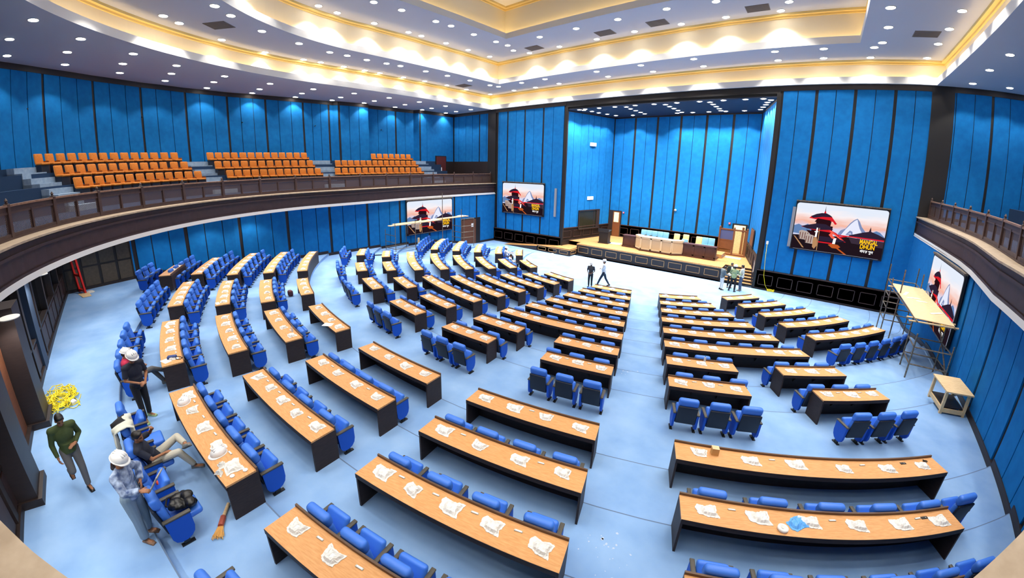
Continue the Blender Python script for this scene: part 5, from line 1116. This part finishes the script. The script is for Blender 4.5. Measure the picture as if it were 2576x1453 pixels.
person('seated person in white hard hat, red top and grey trousers, legs crossed', seat_pt(12, L12[4]), L12[4], {**SIT, 'kR': (.08, .5, .66), 'aR': (-.12, .82, .42), 'fR': (-.2, .9, .3), 'kL': (-.08, .5, .56), 'aL': (-.12, .72, .13)}, 1.0, 'red_cloth', 'short', 'grey_trouser', 'shoe_grey', hat=True, vox=.011)
# two men in the open space before the stage
person('person in white hard hat and dark shirt standing before the stage', (-11.3, 22.3, 0), 190, dict(wL=(-.08, .2, 1.0), eL=(-.25, .0, 1.13), hL=(.8, .4, -.3), wR=(.1, .2, .98), eR=(.25, 0, 1.13), hR=(-.8, .4, -.3), face=(.2, 1, -.2)), .96, 'dark_grey_cloth', 'short', 'black_cloth', hat=True, skin='skin_dark', vox=.014)
person('person in white hard hat and white shirt, striding, before the stage', (-10.75, 23.1, 0), 110, dict(pel=(0, 0, .91), eL=(-.22, .1, 1.15), wL=(.02, .24, 1.2), hL=(1, .1, .1), eR=(.24, .1, 1.14), wR=(-.02, .26, 1.14), hR=(-1, .1, .1), jL=(-.09, 0, .9), jR=(.09, 0, .9), kL=(-.1, .2, .5), aL=(-.1, .36, .09), kR=(.1, -.12, .5), aR=(.1, -.36, .12), fR=(.1, 1, -.3)), 1.03, 'white_cloth', 'long', 'navy_trouser', hat=True, vox=.014)
# four men talking by the stage steps
person('man in slate jacket and white trousers holding a hard hat by the steps', (-4.4, 28.0, 0), -50, dict(hd=(0, .12, 1.56), nek=(0, .04, 1.44), face=(0, 1, -.5), eL=(-.23, .04, 1.13), wL=(-.12, .3, 1.1), hL=(.3, 1, -.1), eR=(.24, .06, 1.13), wR=(.12, .32, 1.08), hR=(-.3, 1, -.1)), .97, 'slate_cloth', 'long', 'white_trouser', jacket='slate_cloth', vox=.014)
x_, y_ = -4.4 + .48 * math.sin(rad(50)), 28.0 + .48 * math.cos(rad(50)); thing('hard_hat', 'white hard hat held in the hands of the man in white trousers', 'hard hat', (x_, y_, 1.0), 30, None, HAT)
person('man in open dark green jacket facing the hall by the stage steps', (-4.05, 28.95, 0), -165, dict(face=(-.5, 1, -.05)), 1.02, 'white_cloth', 'long', 'black_cloth', jacket='dark_green_cloth', vox=.014)
person('man in pale green shirt and white hard hat seen from behind by the steps', (-3.72, 28.15, 0), -12, dict(eL=(-.3, .08, 1.16), wL=(-.2, .26, 1.04), hL=(.5, .8, -.2), eR=(.3, .08, 1.16), wR=(.34, .3, 1.12), hR=(.2, 1, 0), kL=(-.13, .02, .5), aL=(-.2, -.02, .085), kR=(.13, .02, .5), aR=(.16, -.04, .085)), 1.03, 'light_green_cloth', 'long', 'black_cloth', hat=True, skin='skin_dark', vox=.014)
person('man in cream shirt and blue jeans beside the stage steps', (-3.32, 28.62, 0), 80, dict(eL=(-.26, .06, 1.14), wL=(-.18, .26, 1.0), hL=(.4, .8, -.3), face=(.1, 1, 0)), 1.04, 'cream_cloth', 'long', 'blue_jean', 'shoe_grey', vox=.014)
# two seated in the second row of the left block
S2 = [-37.6 + 12.6 * (i + .5) / 4 for i in range(4)]; S1 = [-37.9 + 12.1 * (i + .5) / 3 for i in range(3)]
person('seated man in white shirt with dark hair in the front left block', seat_pt(1, S1[0], .72), S1[0], {**SIT, 'face': (.6, 1, -.4)}, 1.0, 'white_cloth', 'long', 'navy_trouser', vox=.014)
ta, b0 = [-58.8 + 12 * (i + .5) / 3 for i in range(3)], None
person('seated man in white shirt and white hard hat reaching toward a desk', seat_pt(1, ta[2], .72), ta[2], {**SIT, 'eR': (.28, .2, .86), 'wR': (.26, .46, .86), 'hR': (0, 1, 0), 'eL': (-.2, .22, .86), 'wL': (-.1, .46, .86), 'hL': (.1, 1, 0)}, 1.0, 'white_cloth', 'long', 'navy_trouser', hat=True, vox=.014)
# things left on the chairs of the rear centre block
x, y, z = seat_pt(12, R12[1]); rr = random.Random(4); jm = MB(); N = 17; M_ = 15; vs = []
for i in range(N):
    for j in range(M_):
        u, v = -1 + 2 * i / (N - 1), j / (M_ - 1)
        yy = -.17 - .17 * math.sin(min(v * 1.7, 1.57) * 2 - 1.57 + 1.57) ; zz = 1.075 - .62 * abs(v - .36) ** 1.15 * 1.3; yy = -.13 + (.0 if v < .3 else -.30 if v > .45 else -.30 * (v - .3) / .15)
        vs.append((u * (.30 + .04 * math.sin(v * 9)) + .01 * rr.random(), yy + .03 * math.sin(u * 7 + v * 5) + (-.02 if v > .45 else .03), zz + .015 * math.sin(u * 9)))
jm.add(vs, [(i * M_ + j, (i + 1) * M_ + j, (i + 1) * M_ + j + 1, i * M_ + j + 1) for i in range(N - 1) for j in range(M_ - 1)])
jk = jm.mesh('jacket_cloth', ['cream_cloth', 'black_cloth'], True); jk.polygons.foreach_set('material_index', [1 if p.center.x < .02 and p.center.y < -.2 and p.center.z > .72 else 0 for p in jk.polygons])
jo = thing('draped_jacket', 'cream and black jacket draped over a blue chair back', 'jacket', (x, y, z), R12[1], None, jk); sm = jo.modifiers.new('thick', 'SOLIDIFY'); sm.thickness = .025
x, y, z = seat_pt(12, R12[4]); t = thing('backpack', 'black shiny backpack lying on the end chair of the nearest row', 'backpack', (x, y, z), R12[4]); m = MB(); rr = random.Random(6)
for i in range(16): m.ell((rr.uniform(-.13, .13), .12 + rr.uniform(-.14, .14), .55 + rr.uniform(0, .1)), (rr.uniform(.07, .13), rr.uniform(.07, .12), rr.uniform(.05, .08)), 10, 8)
obj('bag_body', remesh('bag_body', m, [mat('bag_black', '141414', .3).name], .012, 1), t); obj('strap', MB().tube([(-.12, .1, .68), (-.16, -.04, .66), (-.1, -.1, .58), (.02, -.06, .6)], .018, 6).mesh('strap', ['black_cloth'], True), t)
x, y, z = seat_pt(12, R12[3]); thing('orange_cloth', 'bright orange cloth bundle on a blue chair', 'cloth', (x - .02, y + .02, z + .44), 20, None, MB().add(*rbox(.2, .16, .13, .05, 3), 0, T(0, 0, .06)).mesh('orange_cloth', [mat('bright_orange', 'f4502a', .8)], True))
# ---------------------------------------------------------------- camera, world, view
cd = bpy.data.cameras.new('camera'); co = bpy.data.objects.new('camera', cd); COL.objects.link(co); SC.camera = co
co.matrix_world = Matrix(((.7342762, -.16411847, .65871359, 0), (.67873609, .15964754, -.71681935, 0), (.01248129, .97343607, .22861852, 7.54379), (0, 0, 0, 1)))
cd.type = 'PANO'; cd.panorama_type = 'FISHEYE_LENS_POLYNOMIAL'; cd.sensor_fit = 'HORIZONTAL'; cd.sensor_width = 36; cd.fisheye_fov = PI
q = 36 / 2576 * 1000
cd.fisheye_polynomial_k0 = 0; cd.fisheye_polynomial_k1 = -1.02531682 / q; cd.fisheye_polynomial_k2 = -.03834164 / q ** 2; cd.fisheye_polynomial_k3 = .32700336 / q ** 3; cd.fisheye_polynomial_k4 = -.14003449 / q ** 4
cd.shift_x = 62.0893 / 2576; cd.shift_y = -79.1618 / 1453; cd.clip_start = .02; cd.clip_end = 200
wd = bpy.data.worlds.new('world'); SC.world = wd; wd.use_nodes = True; wd.node_tree.nodes['Background'].inputs[0].default_value = (.02, .02, .022, 1); wd.node_tree.nodes['Background'].inputs[1].default_value = 1
SC.view_settings.view_transform = 'Standard'; SC.view_settings.look = 'None'; SC.view_settings.gamma = 1; SC.view_settings.exposure = -.32; SC.view_settings.use_curve_mapping = False
cy = SC.cycles; cy.max_bounces = 7; cy.diffuse_bounces = 4; cy.glossy_bounces = 2; cy.transmission_bounces = 3; cy.transparent_max_bounces = 8; cy.caustics_reflective = False; cy.caustics_refractive = False; cy.sample_clamp_indirect = 4; cy.use_denoising = True
